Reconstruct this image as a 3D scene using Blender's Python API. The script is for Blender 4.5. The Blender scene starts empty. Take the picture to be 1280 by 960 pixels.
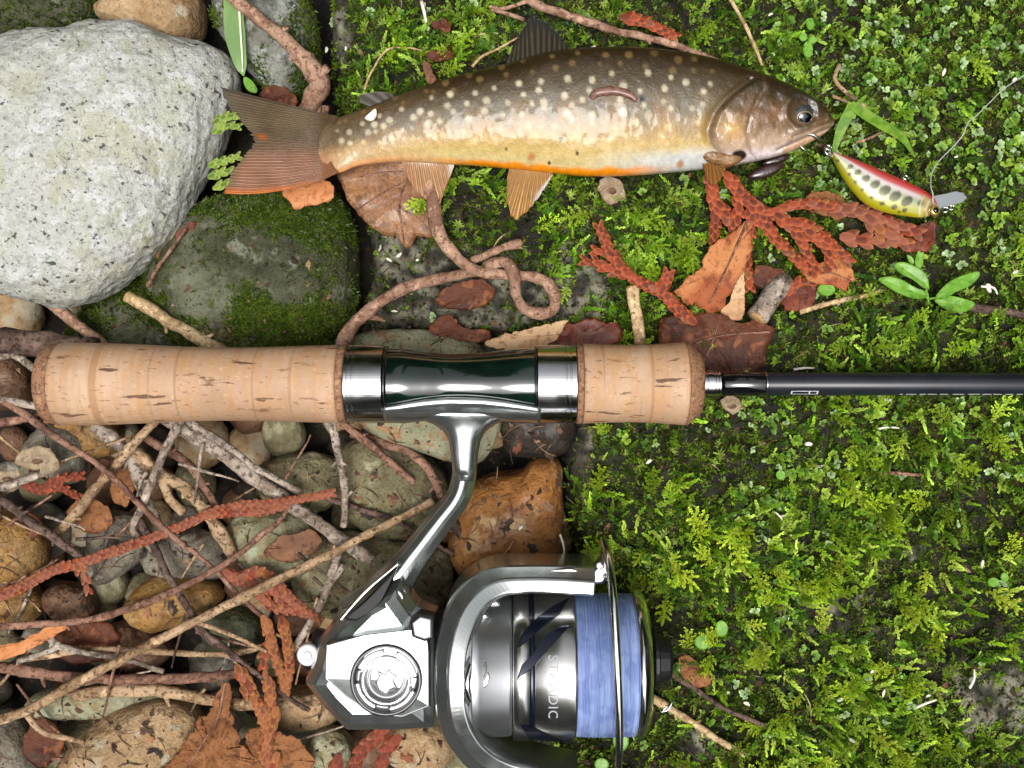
import bpy, math, random
import numpy as np
from mathutils import Vector, Matrix, Euler

# ------------------------------------------------------------------ scale, camera, light
K = 0.00025            # metres per photo pixel at z = 0 (the moss surface)
H = 1400.0             # camera height in those pixels
sc = bpy.context.scene
cam_d = bpy.data.cameras.new('camera')
cam = bpy.data.objects.new('camera', cam_d)
sc.collection.objects.link(cam)
cam.location = (0, 0, H * K)
cam.rotation_euler = (0, 0, 0)
cam_d.sensor_fit = 'HORIZONTAL'
cam_d.sensor_width = 36.0
cam_d.lens = 18.0 / (640.0 / H)
cam_d.clip_start = 0.005
cam_d.clip_end = 200.0
sc.camera = cam

SUN_EL, SUN_AZ = math.radians(76), math.radians(192)   # azimuth measured from +Y clockwise
w = bpy.data.worlds.new('World'); sc.world = w; w.use_nodes = True
nt = w.node_tree
bg = nt.nodes['Background']
sky = nt.nodes.new('ShaderNodeTexSky'); sky.sky_type = 'NISHITA'; sky.sun_disc = False
sky.sun_elevation = SUN_EL; sky.sun_rotation = SUN_AZ
sky.air_density = 1.0; sky.dust_density = 8.0; sky.ozone_density = 1.0
hs = nt.nodes.new('ShaderNodeHueSaturation'); hs.inputs['Saturation'].default_value = 0.18
nt.links.new(sky.outputs[0], hs.inputs['Color']); nt.links.new(hs.outputs[0], bg.inputs['Color'])
bg.inputs['Strength'].default_value = 0.15
sun_d = bpy.data.lights.new('sun', 'SUN'); sun_d.energy = 1.3; sun_d.angle = math.radians(24); sun_d.color = (1.0, 0.96, 0.9)
sun = bpy.data.objects.new('sun', sun_d); sc.collection.objects.link(sun)
sd = Vector((math.sin(SUN_AZ) * math.cos(SUN_EL), math.cos(SUN_AZ) * math.cos(SUN_EL), math.sin(SUN_EL)))
sun.rotation_euler = (-sd).to_track_quat('-Z', 'Y').to_euler()
sun.location = (0, 0, 3)
sc.view_settings.view_transform = 'Standard'
sc.view_settings.look = 'None'
sc.view_settings.exposure = 0.3
sc.view_settings.gamma = 1.0
sc.view_settings.use_curve_mapping = False
sc.render.engine = 'CYCLES'
sc.cycles.use_denoising = True
sc.cycles.max_bounces = 5
sc.cycles.diffuse_bounces = 2
sc.cycles.glossy_bounces = 3
sc.cycles.transparent_max_bounces = 6
sc.cycles.use_adaptive_sampling = True
sc.cycles.adaptive_threshold = 0.02

rng = np.random.default_rng(7)
random.seed(7)
COL = sc.collection

# ------------------------------------------------------------------ helpers
def c(r, g, b, k=1.0):
    def l(v):
        v = v / 255.0
        return (v / 12.92 if v <= 0.04045 else ((v + 0.055) / 1.055) ** 2.4) * k
    return (l(r), l(g), l(b), 1.0)

def cv(r, g, b, k=1.0): return np.array(c(r, g, b, k)[:3])

_tab = np.random.default_rng(3).random(65536)
def _h(i, j, k): return _tab[((i * 73856093) ^ (j * 19349663) ^ (k * 83492791)) & 65535]
def vnoise(P):
    P = np.asarray(P, float)
    i = np.floor(P).astype(np.int64); f = P - i; f = f * f * (3 - 2 * f)
    x, y, z = i[..., 0], i[..., 1], i[..., 2]; u, v, t = f[..., 0], f[..., 1], f[..., 2]
    def L(a, b, s): return a + (b - a) * s
    a = L(L(_h(x, y, z), _h(x + 1, y, z), u), L(_h(x, y + 1, z), _h(x + 1, y + 1, z), u), v)
    b = L(L(_h(x, y, z + 1), _h(x + 1, y, z + 1), u), L(_h(x, y + 1, z + 1), _h(x + 1, y + 1, z + 1), u), v)
    return L(a, b, t)
def fbm(P, o=4, g=0.5):
    P = np.asarray(P, float); s = 0; a = 1.0; n = 0
    for k in range(o):
        s = s + a * (vnoise(P * 2 ** k + 17.3 * k) - 0.5); n += a; a *= g
    return s / n * 2
def fb2(x, y, s, seed=0, o=4):
    x = np.asarray(x, float); y = np.asarray(y, float)
    return fbm(np.stack([x / s, y / s, np.full_like(x, seed * 7.31)], -1), o)
def sstep(a, b, x):
    t = np.clip((np.asarray(x, float) - a) / (b - a), 0, 1); return t * t * (3 - 2 * t)

def tow(V, z0):
    V = np.asarray(V, float); s = (H - z0) / H
    return np.stack([(V[..., 0] - 640) * s * K, (480 - V[..., 1]) * s * K, V[..., 2] * K], -1)

def raw_mesh(name, V, Q=None, T=None, smooth=True, col=None, ngons=None):
    me = bpy.data.meshes.new(name)
    V = np.asarray(V, np.float32)
    Q = np.zeros((0, 4), int) if Q is None else np.asarray(Q, int).reshape(-1, 4)
    T = np.zeros((0, 3), int) if T is None else np.asarray(T, int).reshape(-1, 3)
    ng = ngons or []
    me.vertices.add(len(V)); me.vertices.foreach_set('co', V.ravel())
    loops = np.concatenate([Q.ravel(), T.ravel()] + [np.asarray(g, int) for g in ng])
    tot = np.concatenate([np.full(len(Q), 4), np.full(len(T), 3), np.array([len(g) for g in ng], int)]).astype(int)
    st = np.concatenate([[0], np.cumsum(tot)[:-1]]) if len(tot) else np.zeros(0, int)
    me.loops.add(len(loops)); me.loops.foreach_set('vertex_index', loops.astype(np.int32))
    me.polygons.add(len(tot)); me.polygons.foreach_set('loop_start', st.astype(np.int32)); me.polygons.foreach_set('loop_total', tot.astype(np.int32))
    me.polygons.foreach_set('use_smooth', np.full(len(tot), smooth, bool))
    if col is not None:
        col = np.asarray(col, np.float32)
        if col.shape[1] == 3: col = np.concatenate([col, np.ones((len(col), 1), np.float32)], 1)
        at = me.color_attributes.new('Col', 'FLOAT_COLOR', 'POINT'); at.data.foreach_set('color', col.ravel())
    me.update(calc_edges=True)
    return me

WL = {}; Z0 = {}
def tag(o, label=None, cat=None, group=None, kind=None):
    if label: o['label'] = label
    if cat: o['category'] = cat
    if group: o['group'] = group
    if kind: o['kind'] = kind
    return o
def thing(name, label, cat, at, z0, group=None):
    o = bpy.data.objects.new(name, None); COL.objects.link(o)
    o.empty_display_size = 0.005
    p = tow(np.array(at, float), z0); o.location = p
    WL[o.name] = p; Z0[o.name] = z0
    return tag(o, label, cat, group)
def part(par, name, V, Q=None, T=None, mat=None, smooth=True, col=None, label=None, ngons=None, bev=0, kind=None):
    z0 = Z0[par.name]
    me = raw_mesh(name, tow(V, z0) - WL[par.name], Q, T, smooth, col, ngons)
    if mat: me.materials.append(mat)
    o = bpy.data.objects.new(name, me); COL.objects.link(o); o.parent = par
    WL[o.name] = WL[par.name]; Z0[o.name] = z0
    if label: o['label'] = label
    if kind: o['kind'] = kind
    if bev:
        b = o.modifiers.new('bevel', 'BEVEL'); b.width = bev * K; b.segments = 2; b.limit_method = 'ANGLE'; b.angle_limit = math.radians(25)
    return o
def solo(name, label, cat, V, Q=None, T=None, mat=None, z0=0, group=None, smooth=True, col=None, kind=None, ngons=None):
    Wv = tow(V, z0); ctr = Wv.mean(0); ctr[2] = Wv[:, 2].min()
    me = raw_mesh(name, Wv - ctr, Q, T, smooth, col, ngons)
    if mat: me.materials.append(mat)
    o = bpy.data.objects.new(name, me); COL.objects.link(o); o.location = ctr
    WL[o.name] = ctr; Z0[o.name] = z0
    return tag(o, label, cat, group, kind)

def crom(pts, n):
    P = np.array(pts, float)
    if len(P) == 2: return P[0] + (P[1] - P[0]) * np.linspace(0, 1, n)[:, None]
    P = np.vstack([2 * P[0] - P[1], P, 2 * P[-1] - P[-2]])
    seg = len(P) - 3; t = np.linspace(0, seg - 1e-6, n); i = t.astype(int); f = (t - i)[:, None]
    p0, p1, p2, p3 = P[i], P[i + 1], P[i + 2], P[i + 3]
    return 0.5 * (2 * p1 + (p2 - p0) * f + (2 * p0 - 5 * p1 + 4 * p2 - p3) * f ** 2 + (3 * p1 - p0 - 3 * p2 + p3) * f ** 3)
def resample(P, n):
    d = np.r_[0, np.cumsum(np.linalg.norm(np.diff(P, axis=0), axis=1))]
    t = np.linspace(0, d[-1], n)
    return np.stack([np.interp(t, d, P[:, k]) for k in range(P.shape[1])], -1)
def grid_q(n, m, closed=True):
    i = np.arange(n - 1)[:, None]; j = np.arange(m if closed else m - 1)[None]
    j2 = (j + 1) % m
    return np.stack([i * m + j, i * m + j2, (i + 1) * m + j2, (i + 1) * m + j], -1).reshape(-1, 4)
def loft(S, caps=True):
    S = np.asarray(S, float); n, m = S.shape[:2]
    V = S.reshape(-1, 3); Q = grid_q(n, m); T = None
    if caps:
        V = np.vstack([V, S[0].mean(0), S[-1].mean(0)]); j = np.arange(m); j2 = (j + 1) % m
        T = np.vstack([np.stack([j2, j, np.full(m, n * m)], -1), np.stack([j + (n - 1) * m, j2 + (n - 1) * m, np.full(m, n * m + 1)], -1)])
    return V, Q, T
def tube(pts, r0, r1=None, n=None, m=10, lump=0.0, size=14, flat=1.0, rr=None, seed=0, kink=0.0):
    r1 = r0 if r1 is None else r1
    P = crom(pts, 200); L = np.linalg.norm(np.diff(P, axis=0), axis=1).sum()
    n = n or int(max(6, min(150, L / max(2.2, 0.55 * max(r0, r1)))))
    P = resample(P, n)
    if kink:
        sa = np.linspace(0, L, n); wk = np.clip(np.minimum(sa, L - sa) / 20, 0, 1)
        P = P + np.column_stack([kink * wk * (fbm(np.column_stack([sa / 34, 0 * sa + seed * 1.7, 0 * sa + q * 5.0]), 3)) for q in range(3)])
    t = np.gradient(P, axis=0); t /= np.linalg.norm(t, axis=1)[:, None] + 1e-9
    up = np.array([0, 0, 1.0]); s = np.cross(up, t); ln = np.linalg.norm(s, axis=1)[:, None]
    s = np.where(ln > 0.05, s / (ln + 1e-9), np.array([1.0, 0, 0])); u = np.cross(t, s)
    a = np.linspace(0, 2 * np.pi, m, endpoint=False)
    R = np.linspace(r0, r1, n) if rr is None else np.interp(np.linspace(0, 1, n), np.linspace(0, 1, len(rr)), rr)
    D = s[:, None] * np.cos(a)[None, :, None] + u[:, None] * np.sin(a)[None, :, None] * flat
    if lump:
        Q0 = P[:, None] + D * R[:, None, None]
        k = 1 + lump * fbm(Q0 / size + seed, 3)
        k = k + lump * 1.1 * np.clip(fbm(P / (size * 2.2) + 9 + seed, 2), 0.15, 1)[:, None] - lump * .16
    else: k = np.ones((n, m))
    return loft(P[:, None] + D * (R[:, None] * k)[..., None])
def revolve(prof, yc, zc, m=72, fit=0):
    prof = np.array(prof, float)
    if fit: prof[:, 0] = 640 + (prof[:, 0] - 640) * (.945 if fit == 1 else fit)
    a = np.linspace(0, 2 * np.pi, m, endpoint=False)
    S = np.stack([np.repeat(prof[:, :1], m, 1), yc + prof[:, 1:] * np.cos(a), zc + prof[:, 1:] * np.sin(a)], -1)
    return loft(S)
def densify(poly, step=3.0, closed=True, smooth=True):
    P = np.array(poly, float)
    if closed:
        ext = np.vstack([P[-2:], P, P[:2]])
        if smooth:
            C = crom(ext, 60 * len(ext))
            k0 = 2 / (len(ext) - 1); C = C[int(k0 * len(C)):int((len(P) + 2) / (len(ext) - 1) * len(C))]
        else: C = np.vstack([P, P[:1]])
    else: C = crom(P, 400) if smooth else P
    L = np.linalg.norm(np.diff(C, axis=0), axis=1).sum()
    R = resample(C, max(8, int(L / step)))
    return R[:-1] if closed else R

def rock(poly, zc, up, dn=None, n=110, m=44, e=2.6, amp=7, size=38, seed=0, fine=1.8, tilt=(0, 0)):
    dn = dn or up
    P = densify(poly, 2.0); x, y = P[:, 0], P[:, 1]
    ar = x * np.roll(y, -1) - np.roll(x, -1) * y; A = ar.sum()
    cx = ((x + np.roll(x, -1)) * ar).sum() / (3 * A); cy = ((y + np.roll(y, -1)) * ar).sum() / (3 * A)
    a = np.arctan2(y - cy, x - cx); r = np.hypot(x - cx, y - cy); o = np.argsort(a)
    th = np.linspace(-np.pi, np.pi, n, endpoint=False)
    rt = np.interp(th, a[o], r[o], period=2 * np.pi)
    ph = np.linspace(0, np.pi, m + 2)[1:-1]
    s = np.sin(ph) ** (2 / e); k = np.sign(np.cos(ph)) * np.abs(np.cos(ph)) ** (2 / e)
    hz = np.where(k > 0, up, dn) * k
    S = np.stack([cx + s[:, None] * rt * np.cos(th), cy + s[:, None] * rt * np.sin(th), zc + np.repeat(hz[:, None], n, 1)], -1)
    S[..., 2] += (tilt[0] * (S[..., 0] - cx) + tilt[1] * (S[..., 1] - cy)) * s[:, None] ** 0.5
    V = np.vstack([S.reshape(-1, 3), [[cx, cy, zc + up]], [[cx, cy, zc - dn]]])
    N = V - np.array([cx, cy, zc]); N[:, 2] *= 1.6; N /= np.linalg.norm(N, axis=1)[:, None] + 1e-9
    d = amp * fbm(V / size + seed * 3.7, 3) + fine * fbm(V / (size * 0.16) + seed, 3)
    V = V + N * d[:, None]
    Q = grid_q(m, n); j = np.arange(n); j2 = (j + 1) % n; b = m * n
    T = np.vstack([np.stack([j2, j, np.full(n, b)], -1), np.stack([j + (m - 1) * n, j2 + (m - 1) * n, np.full(n, b + 1)], -1)])
    return V, Q, T
def plate(poly, zf, th=1.2, rings=7, step=3.0, smooth=True, jag=0.0, seed=0):
    P = densify(poly, step, smooth=smooth)
    if jag: P = P + jag * np.stack([fb2(P[:, 0], P[:, 1], 5, seed, 2) + 1.3 * fb2(P[:, 0], P[:, 1], 13, seed + 9, 2), fb2(P[:, 0], P[:, 1], 5, seed + 5, 2) + 1.3 * fb2(P[:, 0], P[:, 1], 13, seed + 11, 2)], -1)
    ctr = P.mean(0); n = len(P)
    f = np.linspace(1, 0, rings + 1)[:-1]
    R = (ctr + (P - ctr)[None] * f[:, None, None]).reshape(-1, 2)
    R = np.vstack([R, ctr]); z = zf(R[:, 0], R[:, 1])
    top = np.column_stack([R, z]); bot = np.column_stack([R, z - th]); k = len(top)
    Q = grid_q(rings, n); j = np.arange(n); j2 = (j + 1) % n
    T = np.stack([j + (rings - 1) * n, j2 + (rings - 1) * n, np.full(n, rings * n)], -1)
    side = np.stack([j, j2, j2 + k, j + k], -1)
    return np.vstack([top, bot]), np.vstack([Q, Q[:, ::-1] + k, side]), np.vstack([T, T[:, ::-1] + k])
def fan(base, tip, zf, nu=60, nv=24, bow=0.0, rays=0, amp=0.0, th=1.4, colf=None):
    B = resample(crom(np.array(base, float), 100), nu); Tp = resample(crom(np.array(tip, float), 200), nu)
    v = np.linspace(0, 1, nv)
    uq = np.linspace(0, 1, nu); rag = 1 - .07 * np.clip(fb2(uq * 400, 0 * uq, 9, nu, 3) + .2, 0, 1) * np.clip(np.minimum(uq, 1 - uq) * 12, 0, 1); vv_ = v[None] * rag[:, None]
    G = B[:, None] * (1 - vv_)[..., None] + Tp[:, None] * vv_[..., None]
    uu = np.linspace(0, 1, nu)[:, None] + 0 * v
    if bow: G = G + np.dstack([0 * uu, bow * sstep(.6, 1, uu) * 4 * v * (1 - v)])
    z = zf(G[..., 0], G[..., 1]) + amp * np.sin(uu * rays * 2 * np.pi) * np.clip(v * 3, 0, 1)
    top = np.dstack([G, z]).reshape(-1, 3); bot = top - [0, 0, th]
    Q = grid_q(nu, nv, False); k = nu * nv
    r = np.r_[np.arange(nv), (np.arange(1, nu)) * nv + nv - 1, ((nu - 1) * nv + np.arange(nv - 2, -1, -1)), np.arange(nu - 2, 0, -1) * nv]
    r2 = np.roll(r, -1)
    Q = np.vstack([Q, Q[:, ::-1] + k, np.stack([r, r2, r2 + k, r + k], -1)])
    col = None
    if colf is not None:
        cc = colf(uu, v[None] + 0 * uu, G[..., 0], G[..., 1]).reshape(-1, 3); col = np.vstack([cc, cc])
    return np.vstack([top, bot]), Q, col
def inset(P, d):
    P = np.asarray(P, float); a = np.roll(P, 1, 0); b = np.roll(P, -1, 0)
    e1 = P - a; e2 = b - P; e1 /= np.linalg.norm(e1, axis=1)[:, None]; e2 /= np.linalg.norm(e2, axis=1)[:, None]
    A = (P[:, 0] * b[:, 1] - b[:, 0] * P[:, 1]).sum(); s = 1 if A > 0 else -1
    n1 = np.stack([-e1[:, 1], e1[:, 0]], -1) * s; n2 = np.stack([-e2[:, 1], e2[:, 0]], -1) * s
    m = n1 + n2; m /= np.clip((m * n1).sum(1), 0.35, 9)[:, None]
    return P + m * d
def slab(poly, zs):
    """stack of (z, inset) rings capped by n-gons"""
    n = len(poly); rings = [np.column_stack([inset(poly, i) if i else np.asarray(poly, float), np.full(n, z)]) for z, i in zs]
    V = np.vstack(rings); Q = grid_q(len(zs), n)
    return V, Q, [list(range(n))[::-1], [n * (len(zs) - 1) + k for k in range(n)]]
def disc(cx, cy, prof, m=48):
    a = np.linspace(0, 2 * np.pi, m, endpoint=False); prof = np.array(prof, float)
    S = np.stack([cx + prof[:, :1] * np.cos(a), cy + prof[:, :1] * np.sin(a), np.repeat(prof[:, 1:], m, 1)], -1)
    return loft(S)

# ------------------------------------------------------------------ materials
def mat(name, base=None, rough=0.6, layers=(), bump=(), metal=0.0, coat=0.0, coat_r=0.1, spec=0.5, attr=False, aniso=0, rlayer=None, trans=0.0, sss=0.0, ior=1.45, subcol=None):
    m = bpy.data.materials.new(name); m.use_nodes = True; t = m.node_tree; N = t.nodes; L = t.links
    bs = N['Principled BSDF']; tc = N.new('ShaderNodeTexCoord')
    def texnode(d):
        mp = N.new('ShaderNodeMapping'); st = d.get('st', (1, 1, 1)); mp.inputs['Scale'].default_value = st
        mp.inputs['Location'].default_value = d.get('off', (0, 0, 0))
        L.new(tc.outputs['Object'], mp.inputs['Vector'])
        s = 1.0 / (d['s'] * K); k = d.get('t', 'noise')
        if k == 'noise':
            n = N.new('ShaderNodeTexNoise'); n.inputs['Scale'].default_value = s; n.inputs['Detail'].default_value = d.get('d', 4); n.inputs['Roughness'].default_value = d.get('r', 0.55)
            n.inputs['Distortion'].default_value = d.get('w', 0); out = n.outputs['Fac']
        elif k == 'voro':
            n = N.new('ShaderNodeTexVoronoi'); n.inputs['Scale'].default_value = s; n.feature = d.get('f', 'F1'); out = n.outputs['Distance']
        else:
            n = N.new('ShaderNodeTexWave'); n.inputs['Scale'].default_value = s / 6.28; n.bands_direction = d.get('dir', 'X'); n.inputs['Distortion'].default_value = d.get('w', 0); n.inputs['Detail'].default_value = d.get('d', 2); out = n.outputs['Fac']
        L.new(mp.outputs[0], n.inputs['Vector'])
        return out
    if attr:
        a = N.new('ShaderNodeAttribute'); a.attribute_name = 'Col'; cur = a.outputs['Color']
    else:
        r = N.new('ShaderNodeRGB'); r.outputs[0].default_value = base; cur = r.outputs[0]
    for d in layers:
        o = texnode(d); mr = N.new('ShaderNodeMapRange'); mr.inputs['From Min'].default_value = d.get('lo', 0.4); mr.inputs['From Max'].default_value = d.get('hi', 0.6)
        mr.inputs['To Max'].default_value = d.get('fac', 1.0); mr.interpolation_type = 'SMOOTHSTEP'
        L.new(o, mr.inputs['Value'])
        mx = N.new('ShaderNodeMix'); mx.data_type = 'RGBA'; mx.blend_type = d.get('mode', 'MIX')
        L.new(mr.outputs[0], mx.inputs['Factor']); L.new(cur, mx.inputs[6]); mx.inputs[7].default_value = d['c']; cur = mx.outputs[2]
    L.new(cur, bs.inputs['Base Color'])
    bs.inputs['Roughness'].default_value = rough; bs.inputs['Metallic'].default_value = metal
    bs.inputs['Coat Weight'].default_value = coat; bs.inputs['Coat Roughness'].default_value = coat_r
    bs.inputs['Specular IOR Level'].default_value = spec; bs.inputs['Transmission Weight'].default_value = trans; bs.inputs['IOR'].default_value = ior
    if aniso: bs.inputs['Anisotropic'].default_value = aniso
    if sss:
        bs.inputs['Subsurface Weight'].default_value = sss; bs.inputs['Subsurface Radius'].default_value = (1, .5, .25); bs.inputs['Subsurface Scale'].default_value = 8 * K
    if rlayer:
        o = texnode(rlayer); mr = N.new('ShaderNodeMapRange'); mr.inputs['From Min'].default_value = rlayer.get('lo', 0.4); mr.inputs['From Max'].default_value = rlayer.get('hi', 0.6)
        mr.inputs['To Min'].default_value = rlayer['a']; mr.inputs['To Max'].default_value = rlayer['b']; L.new(o, mr.inputs['Value']); L.new(mr.outputs[0], bs.inputs['Roughness'])
    nrm = None
    for d in bump:
        o = texnode(d); b = N.new('ShaderNodeBump'); b.inputs['Strength'].default_value = d.get('k', 0.4); b.inputs['Distance'].default_value = d.get('h', 1.5) * K
        if d.get('inv'): b.invert = True
        L.new(o, b.inputs['Height'])
        if nrm: L.new(nrm, b.inputs['Normal'])
        nrm = b.outputs[0]
    if nrm:
        L.new(nrm, bs.inputs['Normal'])
    return m
def Ly(s, col, lo=.4, hi=.6, **k): return dict(s=s, c=col, lo=lo, hi=hi, **k)

# leaf-like material with light through it
def leafmat(name, attr=True, base=None, rough=0.45, tr=0.3, layers=()):
    m = mat(name, base, rough, layers=layers, attr=attr, spec=0.35)
    t = m.node_tree; bs = t.nodes['Principled BSDF']; out = t.nodes['Material Output']
    tl = t.nodes.new('ShaderNodeBsdfTranslucent'); mx = t.nodes.new('ShaderNodeMixShader'); mx.inputs[0].default_value = tr
    src = bs.inputs['Base Color'].links[0].from_socket
    t.links.new(src, tl.inputs['Color']); t.links.new(bs.outputs[0], mx.inputs[1]); t.links.new(tl.outputs[0], mx.inputs[2]); t.links.new(mx.outputs[0], out.inputs['Surface'])
    return m

# ------------------------------------------------------------------ the setting
M_soil = mat('soil', c(30, 24, 18), 0.9, layers=[Ly(60, c(18, 15, 12)), Ly(9, c(66, 50, 36), .55, .72), Ly(300, c(58, 62, 34), .5, .7, fac=.6)], bump=[dict(s=8, k=.8, h=4), dict(s=40, k=.6, h=10)])
gx = np.r_[-30, -12, -5, -2, -1, -.5, np.linspace(-.3, .3, 61), .5, 1, 2, 5, 12, 30]
GX, GY = np.meshgrid(gx, gx, indexing='ij')
GZ = -175 * K + 0.012 * fbm(np.stack([GX * 9, GY * 9, 0 * GX], -1), 3) * (np.hypot(GX, GY) < 40)
gm = raw_mesh('ground', np.stack([GX, GY, GZ], -1).reshape(-1, 3), grid_q(len(gx), len(gx), False)); gm.materials.append(M_soil)
ground = bpy.data.objects.new('ground', gm); COL.objects.link(ground); tag(ground, 'dark damp forest soil deep between the stones', 'ground', kind='structure')

BANK = np.array([(392, -260), (398, 0), (396, 70), (405, 130), (432, 205), (442, 262), (450, 330), (432, 405), (560, 424), (742, 430), (742, 500), (716, 545), (712, 660), (722, 705), (700, 770), (640, 850), (598, 950), (590, 1240), (1560, 1240), (1560, -260)], float)
def sdist(X, Y, poly):
    d = np.full(X.shape, 1e9); ins = np.zeros(X.shape, bool); n = len(poly)
    for i in range(n):
        a, b = poly[i], poly[(i + 1) % n]; e = b - a
        t = np.clip(((X - a[0]) * e[0] + (Y - a[1]) * e[1]) / (e @ e), 0, 1)
        d = np.minimum(d, np.hypot(X - a[0] - t * e[0], Y - a[1] - t * e[1]))
        cr = ((a[1] <= Y) != (b[1] <= Y)) & (X < a[0] + (Y - a[1]) * e[0] / (e[1] if e[1] else 1e-9)); ins ^= cr
    return np.where(ins, d, -d)
def hollow(X, Y): return sstep(.0, -.3, fb2(X, Y, 55, 77, 3)) * (1 - np.exp(-((np.asarray(Y, float) - 480) / 40) ** 2))
def bank_h(X, Y):
    X = np.asarray(X, float); Y = np.asarray(Y, float)
    d = sdist(X, Y, BANK) + 9 * fb2(X, Y, 40, 2, 3)
    h = -178 + 150 * sstep(-14, 22, d) + 30 * sstep(10, 130, d)
    h += 11 * fb2(X, Y, 110, 1, 3) + 5 * fb2(X, Y, 26, 4, 3)
    h += 22 * np.exp(-((Y - 480) / 90) ** 2) * sstep(850, 1000, X)
    lower = np.exp(-(np.clip(np.abs(X - 710) - 60, 0, None) / 60) ** 2 - (np.clip(np.abs(Y - 840) - 60, 0, None) / 70) ** 2)
    h -= 55 * lower
    h -= 13 * hollow(X, Y)
    h -= 22 * sstep(740, 560, X) * sstep(240, 330, Y) * sstep(440, 400, Y)
    return h
st = 3.0
bx_, by_ = np.arange(370, 1561, st), np.arange(-260, 1241, st)
BX, BY = np.meshgrid(bx_, by_, indexing='ij'); BZ = bank_h(BX, BY)
# what the bank surface is made of: black humus, grey lichened rock, thin green film
n1, n2, n3 = fb2(BX, BY, 60, 11), fb2(BX, BY, 22, 12), fb2(BX, BY, 9, 13, 3)
humus, rockc, film, litter = cv(21, 18, 13), cv(118, 115, 98), cv(36, 46, 15), cv(58, 42, 29)
def rock_mask(X, Y):
    g = lambda x, y, a, b: np.exp(-((X - x) / a) ** 2 - ((Y - y) / b) ** 2)
    return np.clip(g(560, 370, 150, 60) * 1.3 + g(480, 320, 50, 50) + g(740, 330, 40, 110) * .6 + g(1050, 770, 60, 34) * .8 + g(1240, 870, 64, 64) * .95 + g(870, 930, 40, 40) * .6 + g(725, 560, 24, 60) + g(1140, 690, 40, 30) * .5 + g(660, 930, 60, 50) + g(1010, 430, 20, 30) * .3 + g(420, 20, 20, 60), 0, 1.2)
RM = rock_mask(BX, BY)
bc = humus + (litter - humus) * (sstep(.05, .5, n2 + .3 * n3) * .7)[..., None]
bc = bc + (film - bc) * (sstep(-.1, .4, n1 + .4 * n3) * .75)[..., None]
rk = rockc * (0.14 + 1.0 * sstep(-.35, .45, n2 + .8 * n3))[..., None]
bc = bc + (rk - bc) * (sstep(.3, .75, RM + .35 * n2 + .2 * n3))[..., None]
M_bank = mat('bank_surface', attr=True, rough=.85, layers=[Ly(5, c(22, 18, 14), .52, .68, fac=.7), Ly(4, c(150, 146, 130), .66, .74, fac=.5, off=(.3, .1, 0))], bump=[dict(s=5, k=.8, h=2.5), dict(s=18, k=.6, h=4)])
V = tow(np.stack([BX, BY, BZ], -1).reshape(-1, 3), 0)
bm_ = raw_mesh('mossy_bank', V, grid_q(len(bx_), len(by_), False), col=bc.reshape(-1, 3)); bm_.materials.append(M_bank)
bank = bpy.data.objects.new('mossy_bank', bm_); COL.objects.link(bank)
tag(bank, 'damp stone bank under the moss on the right', 'bank', kind='structure')

# --- moss shoots
def emit(acc, TV, TF, TB, P, yaw, tilt, S, colr, tipc=None):
    N = len(P); m = len(TV)
    cy, sy = np.cos(yaw), np.sin(yaw); ct, stt = np.cos(tilt), np.sin(tilt)
    x, y, z = TV[:, 0][None] * S[:, None], TV[:, 1][None] * S[:, None], TV[:, 2][None] * S[:, None]
    x2 = x * ct[:, None] + z * stt[:, None]; z2 = -x * stt[:, None] + z * ct[:, None]
    X = x2 * cy[:, None] - y * sy[:, None]; Y = x2 * sy[:, None] + y * cy[:, None]
    Vv = np.stack([X + P[:, :1], Y + P[:, 1:2], z2 + P[:, 2:3]], -1).reshape(-1, 3)
    F = (TF[None] + (np.arange(N) * m)[:, None, None] + acc['n']).reshape(-1, TF.shape[1])
    Cc = colr[:, None] * (0.65 + 0.35 * TB)[None, :, None]  # shoot bases darker in the colour: older leaves, plus shade painted in for contrast
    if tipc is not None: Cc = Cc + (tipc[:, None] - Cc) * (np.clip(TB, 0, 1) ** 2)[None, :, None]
    acc['V'].append(Vv); acc['F'].append(F); acc['C'].append(Cc.reshape(-1, 3)); acc['n'] += N * m
def newacc(): return dict(V=[], F=[], C=[], n=0)
def finish(acc, name, label, cat, m, z0=0):
    V = np.vstack(acc['V']); F = np.vstack(acc['F']); C = np.vstack(acc['C'])
    me = raw_mesh(name, tow(V, z0), Q=F if F.shape[1] == 4 else None, T=F if F.shape[1] == 3 else None, smooth=False, col=C)
    me.materials.append(m); o = bpy.data.objects.new(name, me); COL.objects.link(o)
    return tag(o, label, cat, kind='stuff')
def frond_template(seed, L=36, k=22, lw=2.2, ll=7.5):
    r = np.random.default_rng(seed); V = []; F = []; B = []
    def leaflet(p, d, n, l, wd, b):
        s = np.cross(d, n); s /= np.linalg.norm(s) + 1e-9; i = len(V)
        V.extend([p, p + d * l * .45 + s * wd, p + d * l + n * l * .12, p + d * l * .45 - s * wd]); F.append((i, i + 1, i + 2, i + 3)); B.extend([b * .6, b * .9, b, b * .9])
    bend = r.uniform(.1, .35)
    for q in range(k):
        t = (q + .5) / k; ax = np.array([t * L, r.normal(0, .6), L * bend * t * (1 - .5 * t)])
        a = q * 2.4 + r.normal(0, .3); out = np.array([0, np.cos(a), abs(np.sin(a)) * .9 - .15])
        d = np.array([.75 + .4 * t, 0, .15]) + out * (1.0 - .55 * t); d /= np.linalg.norm(d)
        l = ll * (1.05 - .55 * abs(t - .4)) * r.uniform(.8, 1.2) * (1 - .35 * t)
        leaflet(ax, d, np.array([0, 0, 1.0]) - d * d[2] * .9, l, lw * (1 - .3 * t) * r.uniform(.8, 1.2), .25 + .75 * t)
    return np.array(V), np.array(F), np.array(B)
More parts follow.
